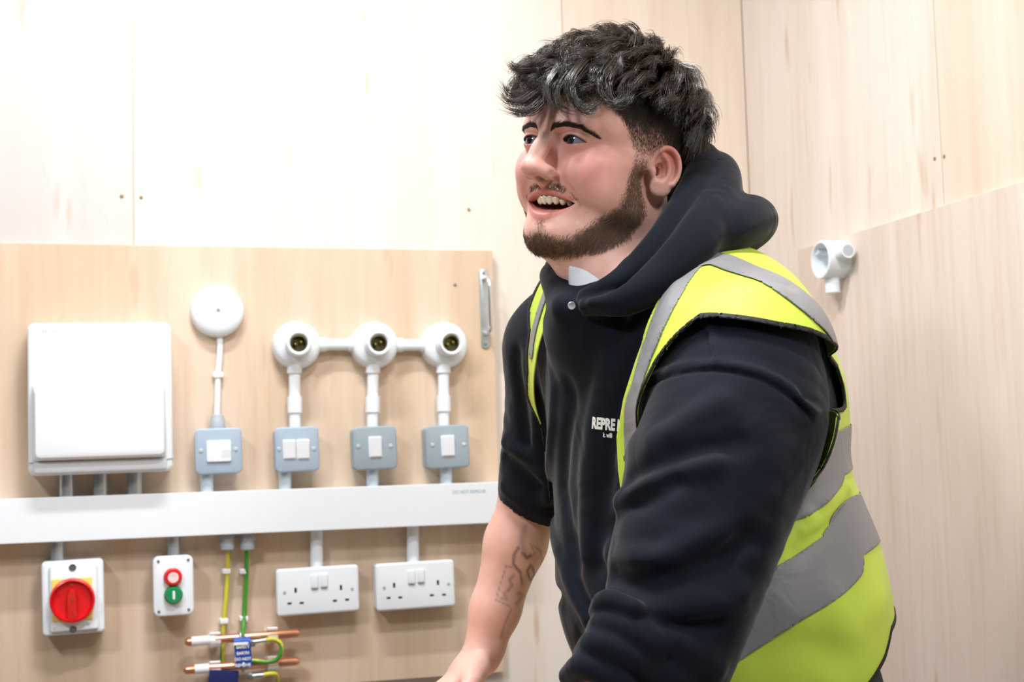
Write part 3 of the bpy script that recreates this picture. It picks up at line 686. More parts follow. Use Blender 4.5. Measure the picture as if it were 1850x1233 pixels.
# ------------------------------------------------------------------ hi-vis vest
vest0 = Prog().add(torso, 5)
vest0.add(Ell((238, 1700, 965), (186, 160, 200), BR), 50)
vest0.add(Cone((228, 1565, 1262), (246, 1535, 1245), 74, 82), 26); vest0.add(Cone((246, 1535, 1245), (234, 1507, 1190), 82, 93), 26)
vest0.add(Cone((66, 1845, 1295), (72, 1838, 1270), 64, 72), 34)
vest0.grow(9)
print('HEM', [tuple(x.round()) for x in (np.array(mark(vest0, [(1608, 1140), (1596, 1190), (1575, 1228)]))-[200, 1692, 1190])@BR]); VP = lambda pix: [tuple(p) for p in mark(vest0, pix)]
def vcrease(pix, h, w): vest0.fold(smooth_path(VP(pix), 2), h, w)
for pix, h, w in (([(1460, 935), (1500, 900), (1545, 850)], 4, 10), ([(1440, 1000), (1490, 960), (1530, 900)], -4, 10), ([(1450, 960), (1500, 925), (1530, 880)], 3, 6),
                  ([(1420, 1100), (1470, 1130), (1540, 1120), (1590, 1090)], 3, 22), ([(1380, 1180), (1450, 1160), (1520, 1190)], -4, 22), ([(1500, 1080), (1530, 1150), (1500, 1230)], 4, 20),
                  ([(1300, 480), (1350, 500), (1420, 520)], -2, 8), ([(1225, 520), (1195, 600), (1160, 690)], 3, 10)):
    vcrease(pix, h, w)
vest_base = vest0
armhole = mark(vest0, [(1153, 740), (1168, 695), (1190, 650), (1220, 612), (1250, 585), (1285, 573), (1330, 578), (1400, 590), (1460, 598), (1495, 618), (1515, 660), (1526, 710), (1530, 750)])
def sf(p): p = np.asarray(p, np.float32); return p@AX_S.astype(np.float32), p@AX_F.astype(np.float32)
def polysdf(pts, a, b):                                                 # signed distance to a polygon in a plane
    P = np.array(pts, float); d = np.full(len(a), 1e9); ins = np.zeros(len(a), bool); n = len(P)
    for i in range(n):
        A, B = P[i], P[(i+1) % n]; ab = B-A; t = np.clip(((a-A[0])*ab[0]+(b-A[1])*ab[1])/(ab@ab+1e-9), 0, 1)
        d = np.minimum(d, (a-A[0]-t*ab[0])**2+(b-A[1]-t*ab[1])**2)
        c = ((A[1] > b) != (B[1] > b)); xi = A[0]+(b-A[1])*ab[0]/(ab[1] if ab[1] else 1e-9); ins ^= c & (a < xi)
    return np.where(ins, -1, 1)*np.sqrt(d)
S0, F0 = sf(np.array([[200, 1692, 1190]])); S0, F0 = float(S0[0]), float(F0[0])
ah = [(float(sf(p[None])[1][0])-F0, p[2]) for p in armhole]
AH = [(400, 1090), (400, 1291), (126, 1289), (112, 1285), (82, 1277), (43, 1271), (5, 1262), (-60, 1254), (-98, 1243), (-114, 1222), (-113, 1202), (-92, 1197), (-60, 1195), (-20, 1192), (18, 1184), (30, 1135), (60, 1088)]
S_EDGE = ([1100, 1150, 1199, 1224, 1249, 1270, 1284, 1295], [100, 100, 108, 130, 145, 164, 179, 192])
print('armhole', [(round(a), round(b)) for a, b in ah], [round(float(sf(p[None])[0][0])-S0) for p in armhole])
inner = mark(vest0, [(1252, 468), (1205, 520), (1185, 555), (1160, 625), (1128, 720), (1115, 790), (1118, 850), (1126, 918)])
farp = mark(vest0, [(993, 470), (988, 515), (995, 568), (981, 604), (969, 661), (958, 738)]); faro = mark(vest0, [(978, 470), (960, 511), (956, 560), (960, 600), (957, 673)])
inn = [(float(sf(p[None])[0][0])-S0, p[2]) for p in inner]; fap = [(float(sf(p[None])[0][0])-S0, p[2]) for p in farp]
print('faro', [(round(float(sf(p[None])[0][0])-S0), round(p[2])) for p in faro]); print('inner', [(round(a), round(b)) for a, b in inn], 'far', [(round(a), round(b)) for a, b in fap])
fap = [(-100, 1400), (-105, 1362), (-96, 1322), (-103, 1298), (-118, 1262), (-152, 1215), (-180, 1150)]
OPEN_ = [(inn[0][0]-10, 1460)] + inn + [(inn[-1][0]+6, 900), (inn[-1][0]+6, 700), (fap[-1][0]-30, 700), (fap[-1][0]-30, 900)] + fap[::-1] + [(fap[0][0]+10, 1460)]
HEMZ = 800
FAR_OUT = ([1200, 1256, 1305, 1334, 1400], [-186, -152, -146, -157, -152])
def vest_region(p, off=0.0, arm_only=False):
    s, f = sf(p); s = s-S0; f = f-F0
    se = np.interp(p[:, 2], *S_EDGE); k = sstep(40, 110, f)
    near = np.minimum(-polysdf(AH, f, p[:, 2]), s-(60+(se-60)*k)); near = np.where(s > 0, near, -1e3)
    so = np.interp(p[:, 2], *FAR_OUT); far = np.minimum(-polysdf(AH, f, p[:, 2]-18), so*k-60*(1-k)-s); far = np.where(f > 20, np.maximum(far, so-s), far); far = np.where(s < 0, far, -1e3)
    if arm_only: return np.maximum(near, far).astype(np.float32)
    op = np.where(f > 10, -polysdf(OPEN_, s, p[:, 2]), -1e3)
    hem = HEMZ + np.interp(f, [-190, -115, -93, -69, 0], [176, 153, 126, 107, 60]) - p[:, 2]
    nk = -(np.linalg.norm((p-np.array([150, 1680, 1385], np.float32))/np.array([1, 1, 1.0], np.float32), axis=1) - 92)
    return np.maximum.reduce([near, far, op, hem, nk]).astype(np.float32) - off
VAX = (axis([(-60, 480, 3)]), axis([(1400, 2010, 3)]), axis([(770, 1460, 3)]))
VB, VBQ = mesh_sdf(vest0, *VAX, slack=1.7)
VV, VQ = sheet(VB, VBQ, vest0, 0, vest_region)
print('vest', len(VV))
HIVIS = mat('hi_vis_fabric', (0.56, 0.72, 0.075), 0.55, spec=0.35, sheen=0.1, bump=(2200, 0.12, 0.0004), mottled=(7, 0.04), bump2=(9, 0.4, 0.008))
def solid(o, t):
    m = o.modifiers.new('thickness', 'SOLIDIFY'); m.thickness = t; m.offset = 1.0; return o
vest = solid(part('hi_vis_vest', VV, VQ, HIVIS), 0.0015)
def sub(name, V, Q, m, label=None):
    me = np_mesh(name, pmesh(name, V), Q); o = link(name, me, m, vest)
    if label: o['label'] = label
    return o
REFLECT = mat('reflective_tape', (0.24, 0.24, 0.255), 0.5, metal=0.0, spec=0.5, bump=(500, 0.12, 0.0006), bump2=(16, 0.5, 0.008))
def band(center, w, smooth=4):
    pl = Poly(smooth_path(center, smooth)); return lambda p: pl(np.asarray(p, np.float32))-w
def cyl_band(p0, n, w):
    n = nrm(n); return lambda p: (np.abs((p-np.array(p0))@n)-w).astype(np.float32)
def tape(name, regs, off=2.2):
    rg = lambda p: np.maximum.reduce([vest_region(p)+1.0] + [g(p) for g in regs]).astype(np.float32)
    V, Q = sheet(VB, VBQ, vest0, off, rg, True); return solid(sub(name, V, Q, REFLECT), 0.0008)
def plane3(pix): a, b, c = mark(vest0, pix); n = nrm(np.cross(b-a, c-a)); return a, (n if n[2] > 0 else -n)
c1 = [(1500, 815), (1470, 880), (1552, 700)]
def onto(p, n=6):
    p = np.array(p, np.float32)
    for _ in range(n): f0, g = grad(vest0, p); p = p - f0[:, None]*g/np.maximum((g*g).sum(1), .3)[:, None]
    return p
# brace: front panel, over the shoulder, down the back
fr = mark(vest0, [(1146, 780), (1153, 700), (1168, 645), (1187, 595), (1218, 525), (1258, 476)])
bk = mark(vest0, [(1258, 476), (1300, 472), (1345, 487), (1390, 504), (1428, 529), (1464, 556), (1492, 585)])
low = fr[0]
brace_f = [(low[0]-6, low[1]+6, 760), (low[0]-2, low[1]+2, 1000)] + fr
back_end = bk[-1]; tail = []
print('brace', [tuple(np.round(x)) for x in fr], [tuple(np.round(x)) for x in bk])
tape('reflective_strip', [band(brace_f, 14.5)])
tail = list(onto([back_end+[14, 45, -50], back_end+[24, 80, -95]]))
tape('reflective_strip', [band(list(bk)+tail, 22.5)], 2.9)
def hoop(pix, w, off):
    c = np.array(mark(vest0, pix)); a = c[0]-c[1]; b = c[-1]-c[-2]; a = nrm(a)*60; b = nrm(b)*45
    pre = onto([c[0]+a*k for k in (3, 2, 1)]); post = [c[-1]+b]; 
    for k in range(4): q = onto([post[-1]])[0]; post[-1] = q; post.append(q + nrm(q-(post[-2] if len(post) > 1 else c[-1]))*50)
    tape('reflective_strip', [band([*pre, *c, *post[:-1]], w)], off)
tape('reflective_strip', [band(mark(vest0, [(990, 528), (979, 560), (968, 600), (963, 640)]), 7)], 2.4)
hoop([(1366, 1112), (1420, 1076), (1479, 1040), (1525, 1002), (1556, 945), (1572, 900)], 30, 2.4)
hoop([(1463, 882), (1500, 845), (1530, 808), (1547, 775)], 24, 2.8)
# black binding round the armhole, front edge and hem
V, Q = sheet(VB, VBQ, vest0, 1.1, lambda p: np.where(p[:, 2] > 990, np.abs(vest_region(p, arm_only=True)+1.6)-2.6, np.abs(vest_region(p)+1.6)-2.6).astype(np.float32))
solid(sub('edge_binding', V, Q, mat('black_binding', '0b0c0c', 0.7), 'black edge binding'), 0.0018)

# ------------------------------------------------------------------ room: plywood, boards, trim
def wood(name, c1, c2, streak=0.5, dark='c99b72', seed=0.0, axis_z=True):
    if name in MATS: return MATS[name]
    m = bpy.data.materials.new(name); m.use_nodes = True; nt = m.node_tree; b = nt.nodes['Principled BSDF']; N = nt.nodes; Lk = nt.links
    tc = N.new('ShaderNodeTexCoord'); mp = N.new('ShaderNodeMapping'); mp.inputs['Location'].default_value = (seed, seed*1.7, seed*0.3)
    mp.inputs['Scale'].default_value = (1, 1, 0.07); Lk.new(tc.outputs['Object'], mp.inputs[0])
    n1 = N.new('ShaderNodeTexNoise'); n1.inputs['Scale'].default_value = 9; n1.inputs['Detail'].default_value = 3; n1.inputs['Distortion'].default_value = 0.6; Lk.new(mp.outputs[0], n1.inputs[0])
    n2 = N.new('ShaderNodeTexNoise'); n2.inputs['Scale'].default_value = 70; n2.inputs['Detail'].default_value = 6; Lk.new(mp.outputs[0], n2.inputs[0])
    r1 = N.new('ShaderNodeValToRGB'); r1.color_ramp.elements[0].position = 0.36; r1.color_ramp.elements[0].color = rgb(c1); r1.color_ramp.elements[1].position = 0.66; r1.color_ramp.elements[1].color = rgb(c2)
    Lk.new(n1.outputs['Fac'], r1.inputs[0])
    mx = N.new('ShaderNodeMix'); mx.data_type = 'RGBA'; mx.inputs['B'].default_value = rgb(dark); Lk.new(r1.outputs[0], mx.inputs['A'])
    mr = N.new('ShaderNodeMapRange'); mr.inputs[1].default_value = 0.48; mr.inputs[2].default_value = 0.75; mr.inputs[4].default_value = streak; Lk.new(n2.outputs['Fac'], mr.inputs[0]); Lk.new(mr.outputs[0], mx.inputs['Factor'])
    # sparse spindle-shaped flecks
    mp2 = N.new('ShaderNodeMapping'); mp2.inputs['Scale'].default_value = (1, 1, 0.16); mp2.inputs['Location'].default_value = (seed*2.3, seed, 0); Lk.new(tc.outputs['Object'], mp2.inputs[0])
    n3 = N.new('ShaderNodeTexNoise'); n3.inputs['Scale'].default_value = 26; n3.inputs['Detail'].default_value = 2; Lk.new(mp2.outputs[0], n3.inputs[0])
    mr3 = N.new('ShaderNodeMapRange'); mr3.inputs[1].default_value = 0.665; mr3.inputs[2].default_value = 0.76; mr3.inputs[4].default_value = 0.55; Lk.new(n3.outputs['Fac'], mr3.inputs[0])
    mx2 = N.new('ShaderNodeMix'); mx2.data_type = 'RGBA'; mx2.inputs['B'].default_value = rgb('b98a60'); Lk.new(mx.outputs['Result'], mx2.inputs['A']); Lk.new(mr3.outputs[0], mx2.inputs['Factor'])
    Lk.new(mx2.outputs['Result'], b.inputs['Base Color']); b.inputs['Roughness'].default_value = 0.55; b.inputs['Specular IOR Level'].default_value = 0.3
    bp = N.new('ShaderNodeBump'); bp.inputs['Strength'].default_value = 0.15; bp.inputs['Distance'].default_value = 0.001; Lk.new(n2.outputs['Fac'], bp.inputs['Height']); Lk.new(bp.outputs[0], b.inputs['Normal'])
    MATS[name] = m; return m
PLY_A = wood('plywood_grey_birch', 'c3beba', 'cdc8c5', 0.08, 'd0bba8', 1.0)
PLY_B = wood('plywood_pale_birch', 'dcd3c8', 'e4ddd5', 0.16, 'dcc0a6', 4.0)
PLY_C = wood('plywood_warm', 'd6c2b0', 'e1d1c3', 0.25, 'cfae94', 7.0)
PLY_D = wood('plywood_board', 'cbb298', 'dac5b0', 0.30, 'c09a7a', 11.0)
PLY_E = wood('plywood_side', 'd9cdc2', 'e3dad2', 0.25, 'd0b4a0', 15.0)
PLY_F = wood('plywood_side_board', 'd2c1b6', 'ddd0c7', 0.30, 'c6a896', 19.0)
def box_me(name, x0, x1, y0, y1, z0, z1, bevel=0.0):
    bm = bmesh.new(); bmesh.ops.create_cube(bm, size=1)
    for v in bm.verts: v.co = Vector(((x0+x1)/2+v.co.x*(x1-x0), (y0+y1)/2+v.co.y*(y1-y0), (z0+z1)/2+v.co.z*(z1-z0)))
    if bevel: bmesh.ops.bevel(bm, geom=bm.edges[:], offset=bevel, segments=2, affect='EDGES', profile=0.6)
    me = bpy.data.meshes.new(name); bm.to_mesh(me); bm.free(); return me
def box(name, b, m, parent=None, bevel=0.0): return link(name, box_me(name, *b, bevel), m, parent)
ROOM_X0, ROOM_Y0 = -2.4, -1.6
tag(box('wall_back', (ROOM_X0, WALL_X+0.1, WALL_Y+0.004, WALL_Y+0.1, 0, CEIL_Z), PLY_C), kind='structure')
wb = bpy.data.objects['wall_back']
xa = on_wall(240.5, 220)[0]; xb = on_wall(1016, 50)[0]
for x0, x1, m, y in ((ROOM_X0, xa-0.0012, PLY_A, 0), (xa+0.0012, xb-0.0006, PLY_B, 0), (xb+0.0006, WALL_X-0.001, PLY_C, 0)):
    box('plywood_panel', (x0, x1, WALL_Y+y, WALL_Y+0.012, 0.0, CEIL_Z), m, wb, 0.0008)
tag(box('wall_right', (WALL_X+0.004, WALL_X+0.1, ROOM_Y0, WALL_Y+0.1, 0, CEIL_Z), PLY_E), kind='structure')
wr = bpy.data.objects['wall_right']
ys = on_side(1699, 250)[1]
for y0, y1, m in ((ys+0.0008, WALL_Y-0.001, PLY_E), (ROOM_Y0, ys-0.0008, PLY_C)):
    box('plywood_panel', (WALL_X, WALL_X+0.012, y0, y1, 0, CEIL_Z), m, wr, 0.0008)
tag(box('floor', (ROOM_X0, WALL_X+0.1, ROOM_Y0, WALL_Y+0.1, -0.06, 0), mat('grey_floor_paint', '8d8f90', 0.5, bump=(60, 0.1, 0.001), mottled=(5, 0.08))), kind='structure')
tag(box('ceiling', (ROOM_X0, WALL_X+0.1, ROOM_Y0, WALL_Y+0.1, CEIL_Z, CEIL_Z+0.05), mat('white_ceiling', 'eeeeec', 0.9, mottled=(8, 0.02))), kind='structure')

# ------------------------------------------------------------------ fittings on the boards
B_Y = WALL_Y-0.018                                                      # face of the mounting board
def outline(w, h, r, n=5):
    P = []
    for cx, cz, a0 in ((w/2-r, h/2-r, 0), (-w/2+r, h/2-r, 90), (-w/2+r, -h/2+r, 180), (w/2-r, -h/2+r, 270)):
        for k in range(n+1): a = math.radians(a0+90*k/n); P.append((cx+r*math.cos(a), cz+r*math.sin(a)))
    return P
def loft(name, rings, m, parent=None, cap0=False, cap1=True, smooth=True, loc=None):   # rings: (outline points, y)
    V = []; F = []; n = len(rings[0][0])
    for P, y in rings: V += [(a, y, b) for a, b in P]
    for i in range(len(rings)-1):
        for j in range(n): F.append((i*n+j, i*n+(j+1) % n, (i+1)*n+(j+1) % n, (i+1)*n+j))
    if cap1: F.append(tuple(range((len(rings)-1)*n, len(rings)*n)))
    if cap0: F.append(tuple(range(n))[::-1])
    me = bpy.data.meshes.new(name); me.from_pydata(V, [], F); me.update()
    bm = bmesh.new(); bm.from_mesh(me); bmesh.ops.recalc_face_normals(bm, faces=bm.faces[:]); bm.to_mesh(me); bm.free()
    me.polygons.foreach_set('use_smooth', [smooth]*len(me.polygons))
    o = link(name, me, m, parent, loc)
    if smooth:
        try: me.set_sharp_from_angle(angle=math.radians(38))
        except Exception: pass
    return o
def slab(name, w, h, y0, y1, r, b, m, parent=None, x=0.0, z=0.0, taper=0.0, loc=None):  # rounded plate from y0 (back) to y1 (front, smaller y)
    sh = lambda P: [(a+x, c+z) for a, c in P]
    rings = [(sh(outline(w, h, r)), y0)]
    for k in range(4):
        a = k/3*PI/2; i = b*(1-math.cos(a)) + taper*(1 if k else 1); rings.append((sh(outline(w-2*i, h-2*i, max(r-i, 0.0004))), y1 + b*(1-math.sin(a))))
    return loft(name, rings, m, parent, cap0=True, loc=loc)
def lathe(name, prof, m, parent=None, c=(0, 0, 0), ax='y', n=36):       # prof: (radius, distance along axis towards the room)
    V = []; F = []
    for r, t in prof:
        for k in range(n):
            a = 2*PI*k/n; u, v = r*math.cos(a), r*math.sin(a)
            V.append({'y': (c[0]+u, c[1]-t, c[2]+v), 'x': (c[0]-t, c[1]+u, c[2]+v), 'z': (c[0]+u, c[1]+v, c[2]+t), 'Y': (c[0]+u, c[1]-t, c[2]+v)}[ax])
    for i in range(len(prof)-1):
        for k in range(n): F.append((i*n+k, i*n+(k+1) % n, (i+1)*n+(k+1) % n, (i+1)*n+k))
    if prof[0][0] > 1e-5: F.append(tuple(range(n)))
    if prof[-1][0] > 1e-5: F.append(tuple(range((len(prof)-1)*n, len(prof)*n)))
    me = bpy.data.meshes.new(name); me.from_pydata(V, [], F)
    bm = bmesh.new(); bm.from_mesh(me); bmesh.ops.remove_doubles(bm, verts=bm.verts[:], dist=1e-6); bmesh.ops.recalc_face_normals(bm, faces=bm.faces[:]); bm.to_mesh(me); bm.free()
    me.polygons.foreach_set('use_smooth', [True]*len(me.polygons)); me.set_sharp_from_angle(angle=math.radians(40))
    return link(name, me, m, parent)
def pipe(name, pts, r, m, parent=None, n=14, cols=None, rs=None):
    P = np.array(pts, float); K = len(P); T = np.gradient(P, axis=0); T /= np.linalg.norm(T, axis=1, keepdims=True)
    a = np.cross(T, (0.13, 1, 0.21)); a /= np.linalg.norm(a, axis=1, keepdims=True); b = np.cross(T, a)
    R_ = np.full(K, r) if rs is None else np.array(rs); V = []
    for k in range(n): t = 2*PI*k/n; V.append(P + R_[:, None]*(a*math.cos(t)+b*math.sin(t)))
    V = np.stack(V, 1).reshape(-1, 3); F = [(i*n+j, i*n+(j+1) % n, (i+1)*n+(j+1) % n, (i+1)*n+j) for i in range(K-1) for j in range(n)]
    F += [tuple(range(n))[::-1], tuple(range((K-1)*n, K*n))]
    me = bpy.data.meshes.new(name); me.from_pydata([tuple(v) for v in V], [], F); me.polygons.foreach_set('use_smooth', [True]*len(F)); me.set_sharp_from_angle(angle=math.radians(50))
    if cols is not None:
        at = me.color_attributes.new('Col', 'FLOAT_COLOR', 'POINT'); C_ = cols(np.repeat(np.arange(K)/(K-1), n), np.tile(np.arange(n)/n, K)); at.data.foreach_set('color', np.concatenate([C_, np.ones((len(C_), 1))], 1).astype(np.float32).ravel())
    return link(name, me, m, parent)
def quad_frame(tl, tr, br, bl, y):                                      # a plate seen at four pixels, lying in the plane y -> centre, width, height, tilt
    A, Bq, Cq, D = [on_wall(*p, y) for p in (tl, tr, br, bl)]; c = (A+Bq+Cq+D)/4
    w = (np.linalg.norm(Bq-A)+np.linalg.norm(Cq-D))/2; h = (np.linalg.norm(A-D)+np.linalg.norm(Bq-Cq))/2
    t = (math.atan2((Bq-A)[2], (Bq-A)[0])+math.atan2((Cq-D)[2], (Cq-D)[0]))/2
    return c, w, h, t
WHITE = mat('white_plastic', 'e6edf4', 0.28, spec=0.5, mottled=(4, 0.01))
WHITE2 = mat('white_powder_coat', 'e6edf4', 0.42, spec=0.4, mottled=(5, 0.012))
STEEL = mat('galvanised_steel', 'b9c2c8', 0.32, metal=0.75, mottled=(40, 0.1))
CLAD = mat('blue_grey_clad_metal', '9fb2c4', 0.4, spec=0.5, mottled=(20, 0.03))
CLAD2 = mat('grey_clad_metal', '96a6b0', 0.4, spec=0.5, mottled=(20, 0.03))
DARK = mat('dark_recess', '1c1f22', 0.6, mottled=(20, 0.1)); SCREW = mat('screw_metal', '8c9094', 0.35, metal=0.8, mottled=(50, 0.1)); BRASS = mat('brass', 'b09a55', 0.3, metal=1.0, mottled=(50, 0.1))
RED = mat('red_plastic', 'd8101c', 0.3, mottled=(20, 0.04)); GREEN = mat('green_plastic', '0d8a55', 0.3, mottled=(20, 0.04)); YELLOW = mat('yellow_plate', 'f0d26a', 0.5, mottled=(20, 0.03))
COPPER = mat('copper_pipe', 'e5a684', 0.28, metal=0.85, mottled=(30, 0.1)); GREYP = mat('grey_gland_plastic', 'a9b1bb', 0.45, mottled=(20, 0.03)); CLIPM = mat('clip_plastic', 'eeecef', 0.4, mottled=(20, 0.02))
FAINT = mat('faint_grey_print', 'c3ced8', 0.6, mottled=(20, 0.02)); PRINT = mat('blue_grey_print', '9fb4c4', 0.6, mottled=(20, 0.02)); WPRINT = mat('white_print', 'f2f2f2', 0.6, mottled=(20, 0.02))
def text(name, body_, size, m, parent, loc, ext=0.0003, rot=(PI/2, 0, 0), bold=0.0, sx=1.0):
    cu = bpy.data.curves.new(name, 'FONT'); cu.body = body_; cu.size = size; cu.extrude = ext; cu.align_x = 'CENTER'; cu.align_y = 'CENTER'; cu.offset = bold
    o = bpy.data.objects.new(name, cu); COL.objects.link(o); dg = bpy.context.evaluated_depsgraph_get(); me = bpy.data.meshes.new_from_object(o.evaluated_get(dg)); bpy.data.objects.remove(o)
    for v in me.vertices: v.co.x *= sx
    o = link(name, me, m, parent, loc); o.rotation_euler = rot; return o
def screw(parent, x, y, z, r=0.0035, m=None):
    s = lathe('screw', [(r, 0), (r, 0.0008), (r*0.8, 0.0016), (0, 0.0018)], m or SCREW, parent, (x, y, z), n=14); return s
def local(c, t, u, v, y):                                               # pixel -> coordinates in a fitting's own tilted frame
    p = on_wall(u, v, y)-c; return p[0]*math.cos(t)+p[2]*math.sin(t), -p[0]*math.sin(t)+p[2]*math.cos(t)
def fitting(name, quad, depth, label, cat, group=None, back=B_Y):
    c, w, h, t = quad_frame(*quad, back-depth); c = np.array([c[0], back-0.0004, c[2]])
    o = empty(name, tuple(c), (0, -t, 0)); tag(o, label, cat, group); return o, c, w, h, t

# mounting board
bt = on_wall(892, 453, B_Y); bb = on_wall(908, 1215, B_Y)
board = box('mounting_board', (-0.62, (bt[0]+bb[0])/2, B_Y, WALL_Y, bb[2], bt[2]), PLY_D, None, 0.001)
tag(board, 'large plywood board on the back wall carrying the white electrical fittings', 'board')
# handle on the board
o, c, w, h, t = fitting('pull_handle', ((866, 486), (882, 486), (884, 630), (869, 630)), 0.002, 'steel D-shaped pull handle near the right edge of the board', 'handle')
slab('back_plate', w, h, 0, -0.0025, w*0.45, 0.0006, STEEL, o)
zt, zb = h/2*0.74, -h/2*0.62
pipe('grip', smooth_path([(0.0, 0, zt), (0.002, -0.018, zt), (0.003, -0.026, zt-0.008), (0.003, -0.028, zt-0.022), (0.003, -0.028, zb+0.022), (0.003, -0.026, zb+0.008), (0.002, -0.018, zb), (0, 0, zb)], 5), 0.0045, mat('bright_steel', 'dfe3e8', 0.2, metal=0.9, mottled=(30, 0.05)), o)
for z_ in (h/2-0.008, -h/2+0.008): screw(o, 0, -0.0025, z_, 0.003)

# consumer unit
o, c, w, h, t = fitting('consumer_unit', ((50, 584), (310, 582), (313, 852), (50, 861)), 0.062, 'large white consumer unit with a closed front flap, at the far left', 'fuse box')
slab('case', w, h, 0, -0.062, 0.012, 0.006, WHITE, o)
x0, z0 = local(c, t, 61, 703, B_Y-0.09); x1, z1 = local(c, t, 299, 824, B_Y-0.09)
fw, fh = x1-x0, z0-z1; fx, fz = (x0+x1)/2, (z0+z1)/2
rings = []
for ww, hh, yy, dz in ((fw+0.008, fh+0.020, -0.058, 0.004), (fw+0.004, fh+0.010, -0.074, 0.003), (fw, fh, -0.086, 0), (fw-0.004, fh-0.006, -0.0915, 0), (fw-0.012, fh-0.014, -0.093, 0)):
    rings.append(([(a+fx, b_+fz+dz) for a, b_ in outline(ww, hh, 0.008)], yy))
flap = loft('flap', rings, WHITE, o, cap0=True)
slab('sill', fw+0.006, 0.020, -0.058, -0.076, 0.006, 0.004, mat('pale_grey_plastic', 'cdd4dc', 0.4, mottled=(9, 0.01)), o, fx, fz-fh/2-0.013)
pipe('seam_line', [(-w/2+w*k/16, -0.0622, -h/2+0.010+0.012*(2*k/16-1)**2) for k in range(17)], 0.0011, GREYP, o, n=6)
for u, v in ((100, 699), (262, 697)):
    lx, lz = local(c, t, u, v, B_Y-0.066); slab('hinge_slot', 0.014, 0.0035, -0.060, -0.0635, 0.0016, 0.0004, DARK, o, lx, lz)
lx, lz = local(c, t, 85, 598, B_Y-0.062); text('maker_print', 'fusebox', 0.0098, FAINT, o, (lx, -0.0623, lz))
text('flap_print', '', 0.01, FAINT, o, (0, 0, 0)) if False else None

# trunking
o, c, w, h, t = fitting('trunking', ((0, 901), (903, 872), (900, 944), (0, 985)), 0.05, 'long white horizontal trunking running right across the board', 'trunking')
ext = 0.22
box('channel', (-w/2-ext, w/2+0.03, -0.047, 0, -h/2+0.001, h/2-0.001), WHITE2, o, 0.001)
box('lid', (-w/2-ext, w/2+0.03, -0.0505, -0.046, -h/2, h/2), WHITE2, o, 0.0012)
lx, lz = local(c, t, 847, 889, B_Y-0.05); text('print', 'DO NOT REMOVE', 0.0085, PRINT, o, (lx, -0.0507, lz), sx=0.86)
def conduit(u, v0, v1, r, label, grp, m=STEEL, y=0.024, collar=None, du=0.0):
    p0 = on_wall(u, v0, B_Y-y); p1 = on_wall(u+du, v1, B_Y-y); o = empty('conduit', tuple((p0+p1)/2)); tag(o, label, 'conduit', grp)
    a = p0-(p0+p1)/2; pipe('tube', [tuple(a*s) for s in (1.06, 0.3, -0.3, -1.06)], r, m, o)
    for s, k in (collar or []): pipe('coupler', [tuple(a*s), tuple(a*(s-k/2)), tuple(a*(s-k))], r*1.28, m, o)
    return o
for u, wd in ((121, 'leftmost'), (182, 'middle'), (243, 'rightmost')): conduit(u, 850, 897, 0.0122, f'{wd} of the three short steel conduits below the large consumer unit', 'conduits under the consumer unit', y=0.03)
PALE = mat('pale_painted_conduit', 'c3d2de', 0.35, metal=0.25, mottled=(30, 0.04))
for u, v0, v1, wd in ((374, 855, 889, 'below the leftmost grey switch'), (515, 851, 883, 'below the two-rocker grey switch'), (673, 848, 878, 'below the third grey switch from the left'), (806, 845, 875, 'below the rightmost grey switch')):
    conduit(u, v0, v1, 0.0105, f'short pale steel conduit {wd}', 'conduits under the switches', PALE)
conduit(104, 980, 1012, 0.0105, 'short steel conduit from trunking down to the red rotary isolator', None)
conduit(314, 971, 1005, 0.0105, 'short steel conduit from trunking down to the red and green buttons', None)
conduit(572, 960, 1024, 0.0108, 'white plastic conduit above the left double socket', 'white conduits above the sockets', WHITE, y=0.016)
conduit(746, 953, 1017, 0.0108, 'white plastic conduit above the right double socket', 'white conduits above the sockets', WHITE, y=0.016)

# grey metal-clad switches
def switch(quad, label, m, rockers, screws, insert=None):
    o, c, w, h, t = fitting('wall_switch', quad, 0.045, label, 'switch', 'grey metal-clad switches')
    slab('back_box', w-0.006, h-0.006, 0, -0.040, 0.006, 0.001, m, o); slab('face_plate', w, h, -0.0395, -0.045, 0.009, 0.0028, m, o)
    if insert:
        x0, z0 = local(c, t, insert[0], insert[1], B_Y-0.048); x1, z1 = local(c, t, insert[2], insert[3], B_Y-0.048)
        slab('insert', x1-x0, z0-z1, -0.044, -0.0485, 0.003, 0.001, WHITE, o, (x0+x1)/2, (z0+z1)/2)
    for a, b_, cc_, d in rockers:
        x0, z0 = local(c, t, a, b_, B_Y-0.05); x1, z1 = local(c, t, cc_, d, B_Y-0.05); W_, H_ = x1-x0, z0-z1; X_, Z_ = (x0+x1)/2, (z0+z1)/2
        slab('rocker_frame', W_+0.003, H_+0.003, -0.044, -0.0462, 0.002, 0.0006, CLIPM, o, X_, Z_)
        P = outline(W_, H_, 0.0015); rings = [([(a_+X_, e+Z_) for a_, e in P], -0.045)]
        V = [(a_+X_, -0.045, e+Z_) for a_, e in P] + [(a_*0.96+X_, -0.0495-(0.003*(e/H_)), e*0.97+Z_) for a_, e in P]; n = len(P)
        F = [(i, (i+1) % n, n+(i+1) % n, n+i) for i in range(n)] + [tuple(range(n, 2*n))]
        me = bpy.data.meshes.new('rocker'); me.from_pydata(V, [], F); bm = bmesh.new(); bm.from_mesh(me); bmesh.ops.recalc_face_normals(bm, faces=bm.faces[:]); bm.to_mesh(me); bm.free(); link('rocker', me, WHITE, o)
    for u, v in screws: lx, lz = local(c, t, u, v, B_Y-0.045); screw(o, lx, -0.045, lz, 0.0034, mat('pale_screw', 'e2e6ea', 0.3, metal=0.4, mottled=(50, 0.05)))
    return o
